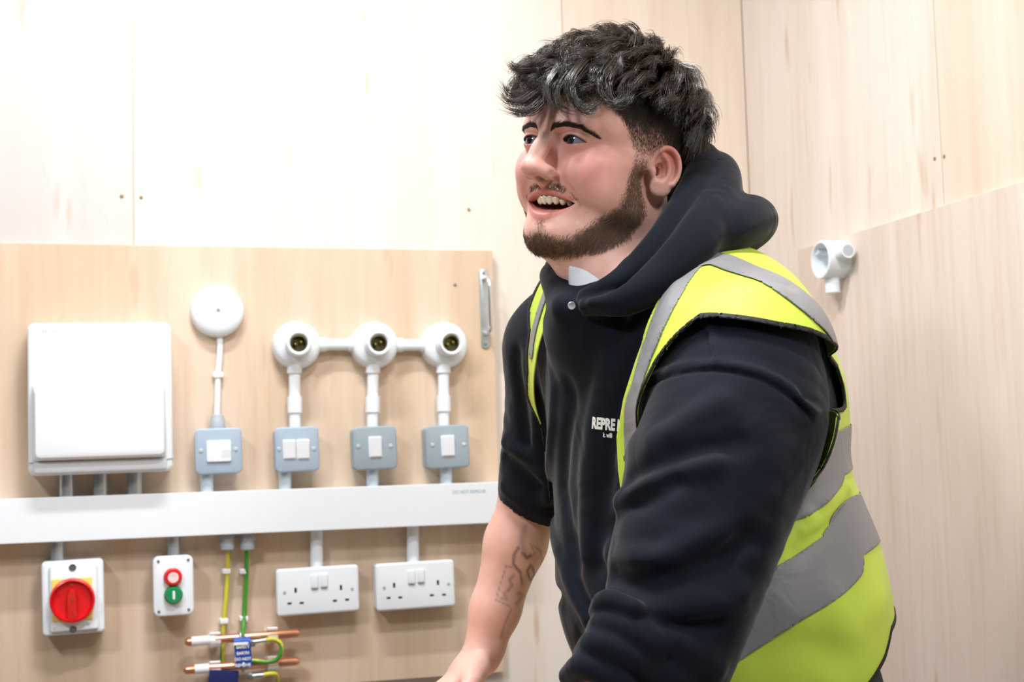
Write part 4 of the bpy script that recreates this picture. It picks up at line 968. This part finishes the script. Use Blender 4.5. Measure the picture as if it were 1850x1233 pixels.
switch(((352, 775), (437, 773), (438, 855), (353, 859)), 'leftmost grey switch plate with a white fused spur insert', CLAD, [(400, 812, 417, 832)], [(363, 815), (426, 812)], (373, 797, 418, 834))
switch(((496, 773), (576, 770), (577, 851), (498, 855)), 'grey switch plate with two white rockers side by side', CLAD, [(513, 797, 534, 828), (538, 796, 559, 828)], [(504, 812), (567, 811)])
switch(((638, 772), (717, 769), (718, 847), (639, 851)), 'grey single-rocker switch plate under the middle lampholder', CLAD2, [(668, 791, 690, 825)], [(647, 807), (706, 806)])
switch(((769, 770), (847, 767), (849, 844), (771, 849)), 'grey single-rocker switch plate, rightmost, nearest the arm', CLAD2, [(799, 789, 822, 823)], [(781, 804), (838, 803)])

# ceiling rose and its cable
p = on_wall(394, 561, B_Y-0.022)
o = empty('ceiling_rose', (p[0], B_Y, p[2])); tag(o, 'round white ceiling rose cover above the leftmost grey switch', 'ceiling rose')
lathe('cover', [(0.0445, 0), (0.0445, 0.010), (0.0435, 0.016), (0.040, 0.0205), (0.03, 0.0235), (0.008, 0.0255), (0.0, 0.0255)], WHITE, o, n=56)
lathe('cable_hole', [(0.0032, 0.024), (0.0032, 0.0262), (0.0, 0.0262)], mat('grey_hole', '8d8f93', 0.6, mottled=(20, 0.05)), o, n=14)
pts = [on_wall(u, v, B_Y-0.005) for u, v in ((397, 600), (397, 640), (394, 678), (393, 715), (392, 755))]
cb = pipe('lighting_cable', smooth_path(pts, 5), 0.0052, WHITE); tag(cb, 'white cable from the round ceiling rose to the leftmost switch', 'cable')
p = on_wall(394, 678, B_Y-0.006); q = slab('cable_clip', 0.018, 0.011, 0, -0.012, 0.004, 0.002, CLIPM, None, loc=(p[0], B_Y, p[2])); tag(q, 'white clip holding the white lighting cable midway', 'cable clip')
p = on_wall(393, 764, B_Y-0.022); q = empty('cable_gland', (p[0], p[1], p[2])); tag(q, 'grey cable gland on top of the leftmost switch', 'cable gland')
lathe('gland_body', [(0.0125, -0.012), (0.0125, 0.004), (0.0115, 0.006), (0.0105, 0.012), (0.006, 0.014)], GREYP, q, ax='z')
lathe('lock_nut', [(0.014, -0.012), (0.014, -0.007), (0.012, -0.006)], GREYP, q, ax='z', n=6)

# batten lampholders, their conduits
def lampholder(u, v, hu, label):
    p = on_wall(u, v, B_Y-0.028); o = empty('lampholder', (p[0], B_Y, p[2])); tag(o, label, 'lampholder', 'white batten lampholders in a row')
    f_ = on_wall(hu, 620, B_Y-0.062); dx, dz = f_[0]-p[0], f_[2]-p[2]
    lathe('base', [(0.041, 0), (0.041, 0.018), (0.039, 0.026), (0.034, 0.031), (0.024, 0.034), (0.020, 0.035)], WHITE, o, n=56)
    g = lathe('skirt', [(0.023, 0.030), (0.0215, 0.045), (0.0205, 0.060), (0.0198, 0.0625), (0.0178, 0.0628), (0.0150, 0.0600), (0.0145, 0.040), (0, 0.040)], WHITE, o, n=48)
    me = g.data
    for vv in me.vertices: k = min(1, max(0, (-vv.co.y-0.030)/0.032)); vv.co.x += dx*k; vv.co.z += dz*k
    s_ = lathe('socket', [(0.0138, 0.040), (0.0138, 0.0585), (0.0125, 0.0588), (0.0120, 0.046), (0, 0.046)], mat('olive_brass', '5c5936', 0.35, metal=0.6, mottled=(60, 0.2)), o, (dx, 0, dz))
    for a, b_ in ((-1, -.4), (1, .4)): lathe('contact', [(0.0032, 0.044), (0.0032, 0.053), (0.002, 0.0545), (0, 0.0548)], BRASS, s_, (dx+a*0.0048, 0, dz+b_*0.0048), n=12)
    for a, b_ in ((0.8, 0.75), (-0.8, 0.75)): lathe('terminal', [(0.003, 0.03), (0.003, 0.037), (0, 0.038)], CLIPM, o, (dx+a*0.02, 0, dz+b_*0.02), n=12)
lampholder(538, 623, 540, 'leftmost of the three white lampholders, above the two-rocker switch'); lampholder(679, 623, 685, 'middle of the three white lampholders joined by conduit'); lampholder(806, 623, 816, 'rightmost of the three white lampholders, beside the steel handle')
def hconduit(u0, u1, v, label):
    a = on_wall(u0, v, B_Y-0.016); b_ = on_wall(u1, v, B_Y-0.016); o = empty('conduit', tuple((a+b_)/2)); tag(o, label, 'conduit', 'horizontal white conduits'); d = (b_-a)/2
    pipe('tube', [tuple(-d), tuple(d*0), tuple(d)], 0.0102, WHITE, o)
    for s in (-1, 1): pipe('spout', [tuple(d*s*1.0), tuple(d*s*0.6)], 0.0125, WHITE, o)
hconduit(576, 642, 623, 'horizontal white conduit between the left and middle lampholders'); hconduit(716, 770, 624, 'horizontal white conduit between the middle and right lampholders')
for u, v0, v1, du, wd in ((532, 655, 773, 1, 'left'), (674, 655, 772, -1, 'middle'), (801, 655, 770, 1, 'right')):
    conduit(u, v0, v1, 0.0100, f'upright white conduit from the {wd} lampholder down to its switch', 'upright white conduits', WHITE, y=0.018, collar=[(-0.55, -0.5), (1.0, 0.34)], du=du)

# rotary isolator
o, c, w, h, t = fitting('rotary_isolator', ((75, 1017), (188, 1010), (189, 1143), (76, 1152)), 0.055, 'white isolator box with a round red rotary dial on yellow', 'isolator')
slab('case', w, h, 0, -0.050, 0.007, 0.004, WHITE, o); slab('cover', w-0.022, h-0.012, -0.048, -0.058, 0.004, 0.003, WHITE, o, 0.001, 0)
x0, z0 = local(c, t, 93, 1048, B_Y-0.059); x1, z1 = local(c, t, 168, 1119, B_Y-0.059); X_, Z_ = (x0+x1)/2, (z0+z1)/2
slab('yellow_plate', x1-x0, z0-z1, -0.0575, -0.060, 0.002, 0.0005, YELLOW, o, X_, Z_)
dl = lathe('dial', [(0.0352, 0.0595), (0.0352, 0.068), (0.034, 0.0735), (0.0315, 0.0745), (0.0295, 0.072), (0.0285, 0.066), (0, 0.066)], RED, o, (X_, 0, Z_-0.001), n=56)
V = [(-0.009, -0.064, -0.031), (0.009, -0.064, -0.031), (0.009, -0.064, 0.008), (0.0045, -0.064, 0.018), (0, -0.064, 0.021), (-0.0045, -0.064, 0.018), (-0.009, -0.064, 0.008)]
V2 = [(x_*0.82, -0.079 if z_ > -0.02 else -0.074, z_*0.96) for x_, y_, z_ in V]; n = 7
me = bpy.data.meshes.new('pointer'); me.from_pydata([(a+X_, b_, e+Z_-0.001) for a, b_, e in V+V2], [], [(i, (i+1) % n, n+(i+1) % n, n+i) for i in range(n)]+[tuple(range(n, 2*n))])
bm = bmesh.new(); bm.from_mesh(me); bmesh.ops.recalc_face_normals(bm, faces=bm.faces[:]); bm.to_mesh(me); bm.free(); link('pointer', me, RED, dl)
screw(dl, X_, -0.0785, Z_+0.001, 0.0022, BRASS)
text('dial_mark', '0', 0.010, mat('ochre_print', 'a8742a', 0.6, mottled=(20, 0.03)), dl, (X_, -0.0663, Z_+0.0255), bold=0.0003)
for u, v in ((131, 1026), (132, 1138)): lx, lz = local(c, t, u, v, B_Y-0.058); lathe('screw_well', [(0.0058, 0.0575), (0.0058, 0.0588), (0.0042, 0.0586), (0.004, 0.0582), (0, 0.0582)], mat('dark_steel', '6b7276', 0.4, metal=0.6, mottled=(40, 0.1)), o, (lx, 0, lz), n=18)
for u, v, s_ in ((98, 1137, 'A'), (156, 1128, '~ 20')): lx, lz = local(c, t, u, v, B_Y-0.058); text('print', s_, 0.006, PRINT, o, (lx, -0.0583, lz))

# push-button station
o, c, w, h, t = fitting('push_button_station', ((276, 1007), (349, 1003), (351, 1111), (278, 1116)), 0.052, 'small white box with a red and a green push button', 'switch')
slab('base', w-0.002, h-0.002, 0, -0.034, 0.010, 0.002, WHITE, o); slab('lid', w, h, -0.035, -0.052, 0.010, 0.003, WHITE, o)
for u, v in ((286, 1015), (340, 1012), (287, 1106), (341, 1102)): lx, lz = local(c, t, u, v, B_Y-0.052); screw(o, lx, -0.0518, lz, 0.0024)
for (u, v), m, nm, ch in (((313, 1044), RED, 'red_button', 'O'), ((314, 1076), GREEN, 'green_button', 'I')):
    lx, lz = local(c, t, u, v, B_Y-0.064); bt_ = lathe(nm, [(0.0148, 0.051), (0.0148, 0.056), (0.0135, 0.057), (0.0132, 0.063), (0.0120, 0.0645), (0, 0.0648)], m, o, (lx, 0, lz), n=36)
    if ch == 'O': lathe('mark', [(0.0045, 0.0648), (0.0045, 0.0653), (0.0085, 0.0653), (0.0085, 0.0647)], mat('pink_white_print', 'f3d6d8', 0.5, mottled=(20, 0.02)), bt_, (lx, 0, lz), n=36)
    else: slab('mark', 0.0036, 0.014, -0.0645, -0.0655, 0.0016, 0.0002, WPRINT, bt_, lx, lz)

# double sockets
def socket(quad, label, rock, earth, ln, scr):
    o, c, w, h, t = fitting('double_socket', quad, 0.036, label, 'socket', 'white double sockets')
    slab('back_box', w-0.004, h-0.004, 0, -0.029, 0.005, 0.001, WHITE, o); slab('face_plate', w, h, -0.0285, -0.036, 0.006, 0.004, WHITE, o)
    for u, v in rock:
        lx, lz = local(c, t, u, v, B_Y-0.037); slab('rocker', 0.0125, 0.0225, -0.0355, -0.0395, 0.002, 0.0012, WHITE, o, lx, lz); slab('rocker_shade_strip', 0.010, 0.0011, -0.0355, -0.0385, 0.0005, 0.0002, GREYP, o, lx, lz-0.0121)  # grey strip stands in for the shade under each rocker
    for u, v in earth: lx, lz = local(c, t, u, v, B_Y-0.036); slab('earth_slot', 0.0040, 0.0082, -0.035, -0.0363, 0.0006, 0.0001, DARK, o, lx, lz)
    for u, v in ln: lx, lz = local(c, t, u, v, B_Y-0.036); slab('pin_slot', 0.0068, 0.0036, -0.035, -0.0363, 0.0006, 0.0001, DARK, o, lx, lz)
    for u, v in scr: lx, lz = local(c, t, u, v, B_Y-0.036); screw(o, lx, -0.0358, lz, 0.0026, mat('socket_screw', 'c3c7cc', 0.4, metal=0.4, mottled=(50, 0.1)))
socket(((499, 1030), (648, 1020), (650, 1105), (501, 1115)), 'left white double socket outlet under the trunking', [(568, 1051), (585, 1049)], [(534, 1067), (616, 1062)], [(523, 1091), (545, 1090), (605, 1086), (627, 1084)], [(514, 1071), (636, 1064)])
socket(((678, 1020), (821, 1011), (823, 1096), (681, 1106)), 'right white double socket outlet, nearest the forearm', [(743, 1043), (760, 1041)], [(712, 1058), (791, 1053)], [(702, 1081), (723, 1080), (780, 1076), (802, 1075)], [(694, 1062), (810, 1055)])

# earthing: glands, green-and-yellow cables, copper pipes, clamps
EARTH = mat('green_yellow_sheath', '5f9a3a', 0.4, attr='Col')
YW, GN = np.array(rgb('cfc93c')[:3]), np.array(rgb('3f8f33')[:3])
def gy(ph, tw, f=0.5): return lambda s, a: np.where((((a+ph+tw*s) % 1) < f)[:, None], YW, GN)
for u, wd in ((411, 'left'), (447, 'right')):
    p = on_wall(u, 980, B_Y-0.024); q = empty('cable_gland', tuple(p)); tag(q, f'{wd} of the two grey cable glands under the trunking', 'cable gland', 'glands under the trunking')
    lathe('gland_body', [(0.0085, -0.014), (0.0115, -0.012), (0.0122, -0.004), (0.0115, 0.004), (0.013, 0.005), (0.013, 0.012), (0.010, 0.016)], GREYP, q, ax='z', n=24)
    lathe('lock_nut', [(0.0138, 0.002), (0.0138, 0.008)], GREYP, q, ax='z', n=6)
def cable(pix, r, label, col, ys=0.012, grp='green and yellow earth cables'):
    pts = [on_wall(a[0], a[1], B_Y-(a[2] if len(a) > 2 else ys)) for a in pix]; q = pipe('earth_cable', smooth_path(pts, 6), r, EARTH, None, 16, col); return tag(q, label, 'cable', grp)
cable([(412, 990, .024), (412, 1005, .02), (411, 1040), (408, 1085), (404, 1125), (403, 1160, .008), (402, 1190, .008), (402, 1206, .008)], 0.0038, 'left green and yellow earth cable running down to the lower copper pipe', gy(0.85, 0.5, 0.55))
cable([(447, 990, .024), (446, 1005, .02), (445, 1050), (442, 1100), (440, 1130, .02), (439, 1152, .04)], 0.0042, 'right earth cable, mostly green, running down to the blue clamp', gy(0.15, 0.15, 0.3))
for (u, v), wd in zip(((409, 1033), (440, 1033), (405, 1123), (441, 1119)), ('upper clip on the left green and yellow cable', 'upper clip on the right green cable', 'lower clip on the left green and yellow cable', 'lower clip on the right green cable')):
    p = on_wall(u, v, B_Y-0.014); q = slab('cable_clip', 0.014, 0.0095, 0, -0.018, 0.003, 0.002, CLIPM, None, loc=(p[0], B_Y, p[2])); tag(q, 'small white ' + wd, 'cable clip', 'white clips on the earth cables')
def copper(a, b_, label, sleeve):
    A = on_wall(*a, B_Y-0.034); Bq = on_wall(*b_, B_Y-0.034); d = Bq-A; L = np.linalg.norm(d); o = empty('copper_pipe', tuple(A+d/2)); tag(o, label, 'pipe', 'copper pipes'); f = lambda s: tuple(d*(s-0.5))
    pipe('tube', [f(s) for s in (0, .015, .03, .3, .6, .97, .985, 1)], 0.0075, COPPER, o, 20, rs=[.003, .0058, .0075, .0075, .0075, .0075, .0062, .004])
    pipe('white_label', [f(s) for s in sleeve], 0.0079, CLIPM, o, 20)
copper((333, 1161), (542, 1144), 'upper copper pipe with a white sleeve at its left end', (0.06, 0.15, 0.26)); copper((330, 1212), (541, 1195), 'lower copper pipe, partly below the picture, behind the blue clamp', (0.1, 0.15, 0.22))
for (u, v), wd in zip(((388, 1156), (491, 1147), (388, 1208), (492, 1199)), ('left clip holding the upper copper pipe', 'right clip holding the upper copper pipe', 'left clip holding the lower copper pipe', 'right clip holding the lower copper pipe')):
    p = on_wall(u, v, B_Y-0.03); q = empty('pipe_clip', (p[0], B_Y, p[2])); tag(q, 'white ' + wd, 'pipe clip', 'white clips on the copper pipes')
    slab('foot', 0.017, 0.014, 0, -0.024, 0.002, 0.001, CLIPM, q)
    V = []; n = 14
    rg = []
    for k in range(n+1): a = math.radians(-60+300*k/n + 30); rg.append((math.cos(a)*0.0083, math.sin(a)*0.0083, math.cos(a)*0.0125, math.sin(a)*0.0125))
    V = [(x_, -0.034+0*b1, 0) for x_ in () for b1 in ()]
    for x_ in (-0.0085, 0.0085):
        for a1, b1, a2, b2 in rg: V += [(x_, -0.034+b1, a1), (x_, -0.034+b2, a2)]
    m_ = 2*(n+1); F = []
    for k in range(n):
        i = 2*k; F += [(i, i+2, i+3, i+1), (m_+i, m_+i+1, m_+i+3, m_+i+2), (i, m_+i, m_+i+2, i+2), (i+1, i+3, m_+i+3, m_+i+1)]
    F += [(0, 1, m_+1, m_), (2*n, m_+2*n, m_+2*n+1, 2*n+1)]
    me = bpy.data.meshes.new('cradle'); me.from_pydata(V, [], F); bm = bmesh.new(); bm.from_mesh(me); bmesh.ops.recalc_face_normals(bm, faces=bm.faces[:]); bm.to_mesh(me); bm.free(); link('cradle', me, CLIPM, q)
BLUE = mat('blue_tag', '1f55b8', 0.4, mottled=(30, 0.08)); NAVYT = mat('dark_blue_tag', '14235e', 0.45, mottled=(30, 0.08))
p = on_wall(437, 1178, B_Y-0.046); q = empty('earth_clamp', tuple(p)); tag(q, 'blue and white printed earth clamp strap on the upper copper pipe', 'pipe clamp')
pts = [on_wall(u, v, B_Y-y_)-p for u, v, y_ in ((437, 1150, .03), (437, 1153, .046), (438, 1165, .05), (439, 1180, .048), (441, 1197, .047), (439, 1207, .046))]
P_ = smooth_path(pts, 4); V = []; 
for a in P_: V += [(a[0]-0.0135, a[1], a[2]), (a[0]+0.0135, a[1]-0.001, a[2])]
F = [(2*i, 2*i+1, 2*i+3, 2*i+2) for i in range(len(P_)-1)]
me = bpy.data.meshes.new('strap'); me.from_pydata(V, [], F); st = solid(link('strap', me, BLUE, q), 0.0012)
for k, (s_, z_) in enumerate((('SAFETY', 0.008), ('EARTH', -0.002), ('DO NOT', -0.012), ('REMOVE', -0.022))): text('print', s_, 0.0066, WPRINT, st, (0.001, -0.0062 if k < 2 else -0.0038, z_), bold=0.0002)
slab('white_stripe', 0.024, 0.004, -0.003, -0.0075, 0.001, 0.0002, WPRINT, st, -0.002, 0.0135)
pipe('pipe_band', [(0.0002*math.cos(a)-0.002, 0.010-0.0095*math.cos(a)*1.0, 0.022+0.0095*math.sin(a)) for a in np.linspace(0, 2*PI*0.98, 20)], 0.0022, STEEL, q, 8)
lathe('bolt', [(0.0065, 0), (0.0065, 0.006), (0.0040, 0.007), (0.004, 0.014), (0, 0.0142)], mat('dull_bolt', '7f8890', 0.35, metal=0.7, mottled=(40, 0.1)), q, tuple(on_wall(455, 1162, B_Y-0.044)-p), n=6)
pipe('lug', [tuple(on_wall(a, b_, B_Y-0.05)-p) for a, b_ in ((456, 1161), (468, 1159), (481, 1157))], 0.0034, STEEL, q, 10)
p = on_wall(440, 1222, B_Y-0.044); q = empty('earth_clamp', tuple(p)); tag(q, 'lower earth clamp with a dark blue tag on the lower pipe', 'pipe clamp')
a = on_wall(404, 1226, B_Y-0.046)-p; g = slab('tag', 0.050, 0.026, 0.001, -0.001, 0.003, 0.0003, NAVYT, q, loc=tuple(a)); g.rotation_euler = (0, 0.12, 0.2)
pipe('pipe_band', [(0.0, 0.006-0.0095*math.cos(a)*1.0, 0.016+0.0095*math.sin(a)) for a in np.linspace(0, 2*PI*0.98, 20)], 0.0024, STEEL, q, 8)
lathe('bolt', [(0.0065, 0), (0.0065, 0.006), (0.0040, 0.007), (0.004, 0.014), (0, 0.0142)], MATS['dull_bolt'], q, tuple(on_wall(452, 1222, B_Y-0.044)-p), n=6)
pipe('lug', [tuple(on_wall(a, b_, B_Y-0.05)-p) for a, b_ in ((452, 1223), (464, 1221), (477, 1220))], 0.0034, STEEL, q, 10)
cable([(480, 1157, .05), (496, 1156, .052), (507, 1164, .054), (508, 1178, .055), (500, 1192, .053), (484, 1197, .05), (468, 1196, .048), (455, 1194, .047)], 0.0036, 'short green and yellow loop joining the two earth clamps', gy(0.1, 0.6, 0.5))
cable([(476, 1220, .05), (490, 1218, .05), (499, 1220, .045), (502, 1232, .03), (501, 1250, .02)], 0.0036, 'short green and yellow tail leaving the lower clamp', gy(0.1, 0.1, 0.6))

# screws and holes in the plywood
for (u, v), par, y in (((220, 355), wb, WALL_Y), ((255, 357), wb, WALL_Y), ((847, 379), wb, WALL_Y)): p_ = on_wall(u, v, y); screw(par, p_[0], y, p_[2], 0.0032, mat('brassy_screw', '9b8358', 0.4, metal=0.5, mottled=(50, 0.1)))
p_ = on_wall(822, 515, B_Y); screw(board, p_[0], B_Y, p_[2], 0.003)
def side_screw(u, v):
    p_ = on_side(u, v); lathe('screw', [(0.003, 0), (0.003, 0.0008), (0, 0.001)], MATS['brassy_screw'], wr, tuple(p_), ax='x', n=12)
side_screw(1689, 287); side_screw(1706, 283)
# board on the right-hand wall
e0 = on_side(1450, 470); e1 = on_side(1525, 430); e2 = on_side(1848, 330)
SB_X = WALL_X-0.009
sb = box('mounting_board', (SB_X, WALL_X, -1.0, e0[1], 0.55, (e1[2]+e2[2])/2), PLY_F, None, 0.0008); tag(sb, 'plywood board on the right-hand wall carrying the round conduit box', 'board')
# round conduit box on that board
cp = on_side(1502, 470, SB_X-0.02); o = empty('conduit_box', (SB_X, cp[1], cp[2])); tag(o, 'open round white conduit box with two spouts on the right-hand wall', 'conduit box')
lathe('box', [(0, 0), (0.0325, 0), (0.0325, 0.040), (0.0312, 0.0415), (0.0285, 0.0415), (0.0275, 0.038), (0.0275, 0.005), (0, 0.005)], WHITE, o, ax='x', n=48)
for a, b_ in ((0.020, 0.016), (-0.020, -0.016)): lathe('screw_post', [(0.0045, 0.004), (0.0045, 0.036), (0.0018, 0.036), (0.0018, 0.028)], WHITE, o, (0, a, b_), ax='x', n=14)
pipe('spout', [(-0.020, 0, -0.028), (-0.020, 0, -0.040), (-0.020, 0, -0.056)], 0.0125, WHITE, o, 24)
s_ = pipe('spout', [(-0.020, -0.026, 0.006), (-0.020, -0.040, 0.007), (-0.020, -0.056, 0.008)], 0.0125, WHITE, o, 24)
pipe('bore_shade', [(-0.020, -0.0555, 0.008), (-0.020, -0.0566, 0.008)], 0.0098, mat('bore_shade_grey', 'b9bfc4', 0.5, mottled=(20, 0.02)), o, 24)  # grey disc painted as the shade inside the spout

# ------------------------------------------------------------------ what stands below the picture: bench, trousers, boots
def lbox(name, b, m, parent, bevel=0.002): return box(name, b, m, parent, bevel)
bench = empty('workbench', tuple(np.array([-0.40, 1.64, 0])@WL), (0, 0, YAW)); tag(bench, 'timber-topped workbench the man leans his hands on', 'table')
lbox('bench_top', (-0.42, 0.44, -0.46, 0.36, 0.76, 0.80), wood('bench_ply', 'c9a67e', 'd8bb97', 0.3, 'a97c50', 30), bench)
for x_ in (-0.37, 0.39):
    for y_ in (-0.41, 0.31): lbox('leg', (x_-0.03, x_+0.03, y_-0.03, y_+0.03, 0, 0.76), wood('bench_timber', 'c39a6c', 'd2ad82', 0.3, 'a97c50', 33), bench)
for y_ in (-0.41, 0.31): lbox('rail', (-0.34, 0.36, y_-0.015, y_+0.015, 0.62, 0.72), MATS['bench_timber'], bench)
tr = Prog().add(Ell((265, 1725, 880), (158, 132, 110), BR), 5)
for s in (-1, 1):
    hip = np.array([265, 1725, 850]) + AX_S*88*s; kn = hip + AX_F*10 + np.array([0, 0, -400]) + AX_S*12*s; an = kn + np.array([0, 0, -380]) - AX_F*15
    tr.add(Tube([(hip, 92), ((hip+kn)/2, 82), (kn, 66), ((kn+an)/2, 62), (an, 60)], 3), 30)
tr.cut(Fn(lambda p: 45-p[:, 2], (0, 0, 0), 1e5), 3); tr.cut(Fn(lambda p: p[:, 2]-930, (0, 0, 0), 1e5), 3)
V, Q = mesh_sdf(tr, axis([(20, 520, 6)]), axis([(1480, 1960, 6)]), axis([(30, 960, 6)]), slack=1.8)
part('trousers', V, Q, mat('black_work_trousers', '15171a', 0.85, bump=(700, 0.2, 0.0006), mottled=(9, 0.15)))
for s in (-1, 1):
    an = np.array([265, 1725, 850]) + AX_S*100*s + np.array([0, 0, -780]) - AX_F*5
    bt2 = Prog().add(Cone(an+[0, 0, 50], an+[0, 0, -30], 50, 52), 5).add(Cone(an-AX_F*25+[0, 0, -25], an+AX_F*140+[0, 0, -30], 46, 42), 25)
    bt2.cut(Fn(lambda p: 0.5-p[:, 2], (0, 0, 0), 1e5), 3)
    c = an; V, Q = mesh_sdf(bt2, axis([(c[0]-240, c[0]+160, 6)]), axis([(c[1]-200, c[1]+160, 6)]), axis([(-6, 190, 6)]), slack=1.8)
    part('boot', V, Q, mat('black_boot_leather', '17130f', 0.5, mottled=(20, 0.1)))

# ------------------------------------------------------------------ T-shirt, press stud, chest print
V, Q = mesh_sdf(tee, axis([(20, 230, 3)]), axis([(1540, 1790, 3)]), axis([(1260, 1460, 3)]), slack=1.8)
part('t_shirt', V, Q, mat('white_jersey', 'dfe3ea', 0.8, bump=(900, 0.2, 0.0005), mottled=(20, 0.03)))
def on_cloth(fn, pts2, centre_px, xdir_px, hgt):                        # wrap flat artwork on the cloth surface, around a pixel
    c = mark(fn, [centre_px])[0]; e = mark(fn, [xdir_px])[0]; f0, g = grad(fn, np.array([c], np.float32)); n = nrm(g[0]); X = nrm((e-c)-n*np.dot(e-c, n)); Y = np.cross(n, X); Y = Y if Y[2] > 0 else -Y
    p = c + pts2[:, :1]*X + pts2[:, 1:2]*Y
    for _ in range(5): f0, g = grad(fn, p.astype(np.float32)); g /= np.maximum(np.linalg.norm(g, axis=1, keepdims=True), .3); p = p-(f0[:, None])*g
    f0, g = grad(fn, p.astype(np.float32)); g /= np.linalg.norm(g, axis=1, keepdims=True)+1e-9
    return p + g*hgt
hd = bpy.data.objects['hoodie']
def cloth_text(s, size, cpx, xpx, name, bold):
    cu = bpy.data.curves.new(name, 'FONT'); cu.body = s; cu.size = size; cu.align_x = 'CENTER'; cu.align_y = 'CENTER'; cu.offset = bold; cu.resolution_u = 3
    o = bpy.data.objects.new(name, cu); COL.objects.link(o); dg = bpy.context.evaluated_depsgraph_get(); me = bpy.data.meshes.new_from_object(o.evaluated_get(dg)); bpy.data.objects.remove(o)
    bm = bmesh.new(); bm.from_mesh(me); bmesh.ops.triangulate(bm, faces=bm.faces[:]); bmesh.ops.subdivide_edges(bm, edges=[e for e in bm.edges if e.calc_length() > 4], cuts=2); bmesh.ops.triangulate(bm, faces=bm.faces[:]); bm.to_mesh(me); bm.free()
    P2 = np.array([v.co[:2] for v in me.vertices])*[0.60, 1.0]; P = pmesh(name, on_cloth(hoodie, P2, cpx, xpx, 0.7))
    me.vertices.foreach_set('co', P.astype(np.float32).ravel()); me.update(); o = link(name, me, WPRINT, hd); return o
cloth_text('REPRE N', 17, (1098, 768), (1117, 770), 'chest_print', 0.9)
cloth_text('k. willi', 7, (1098, 787), (1115, 789), 'chest_print', 0.3)
c = mark(hoodie, [(1033, 553)])[0]; f0, g = grad(hoodie, np.array([c], np.float32)); n = nrm(g[0]); q = Vector(n).to_track_quat('Z', 'Y')
st = lathe('press_stud', [(0.0048, -0.001), (0.0048, 0.0006), (0.0040, 0.0012), (0.002, 0.0009), (0, 0.0009)], mat('dull_silver', '8e8f8c', 0.45, metal=0.8, mottled=(60, 0.1)), hd, ax='z', n=24)
st.location = Vector(tuple((c-P_O)/1000)); st.rotation_euler = q.to_euler()
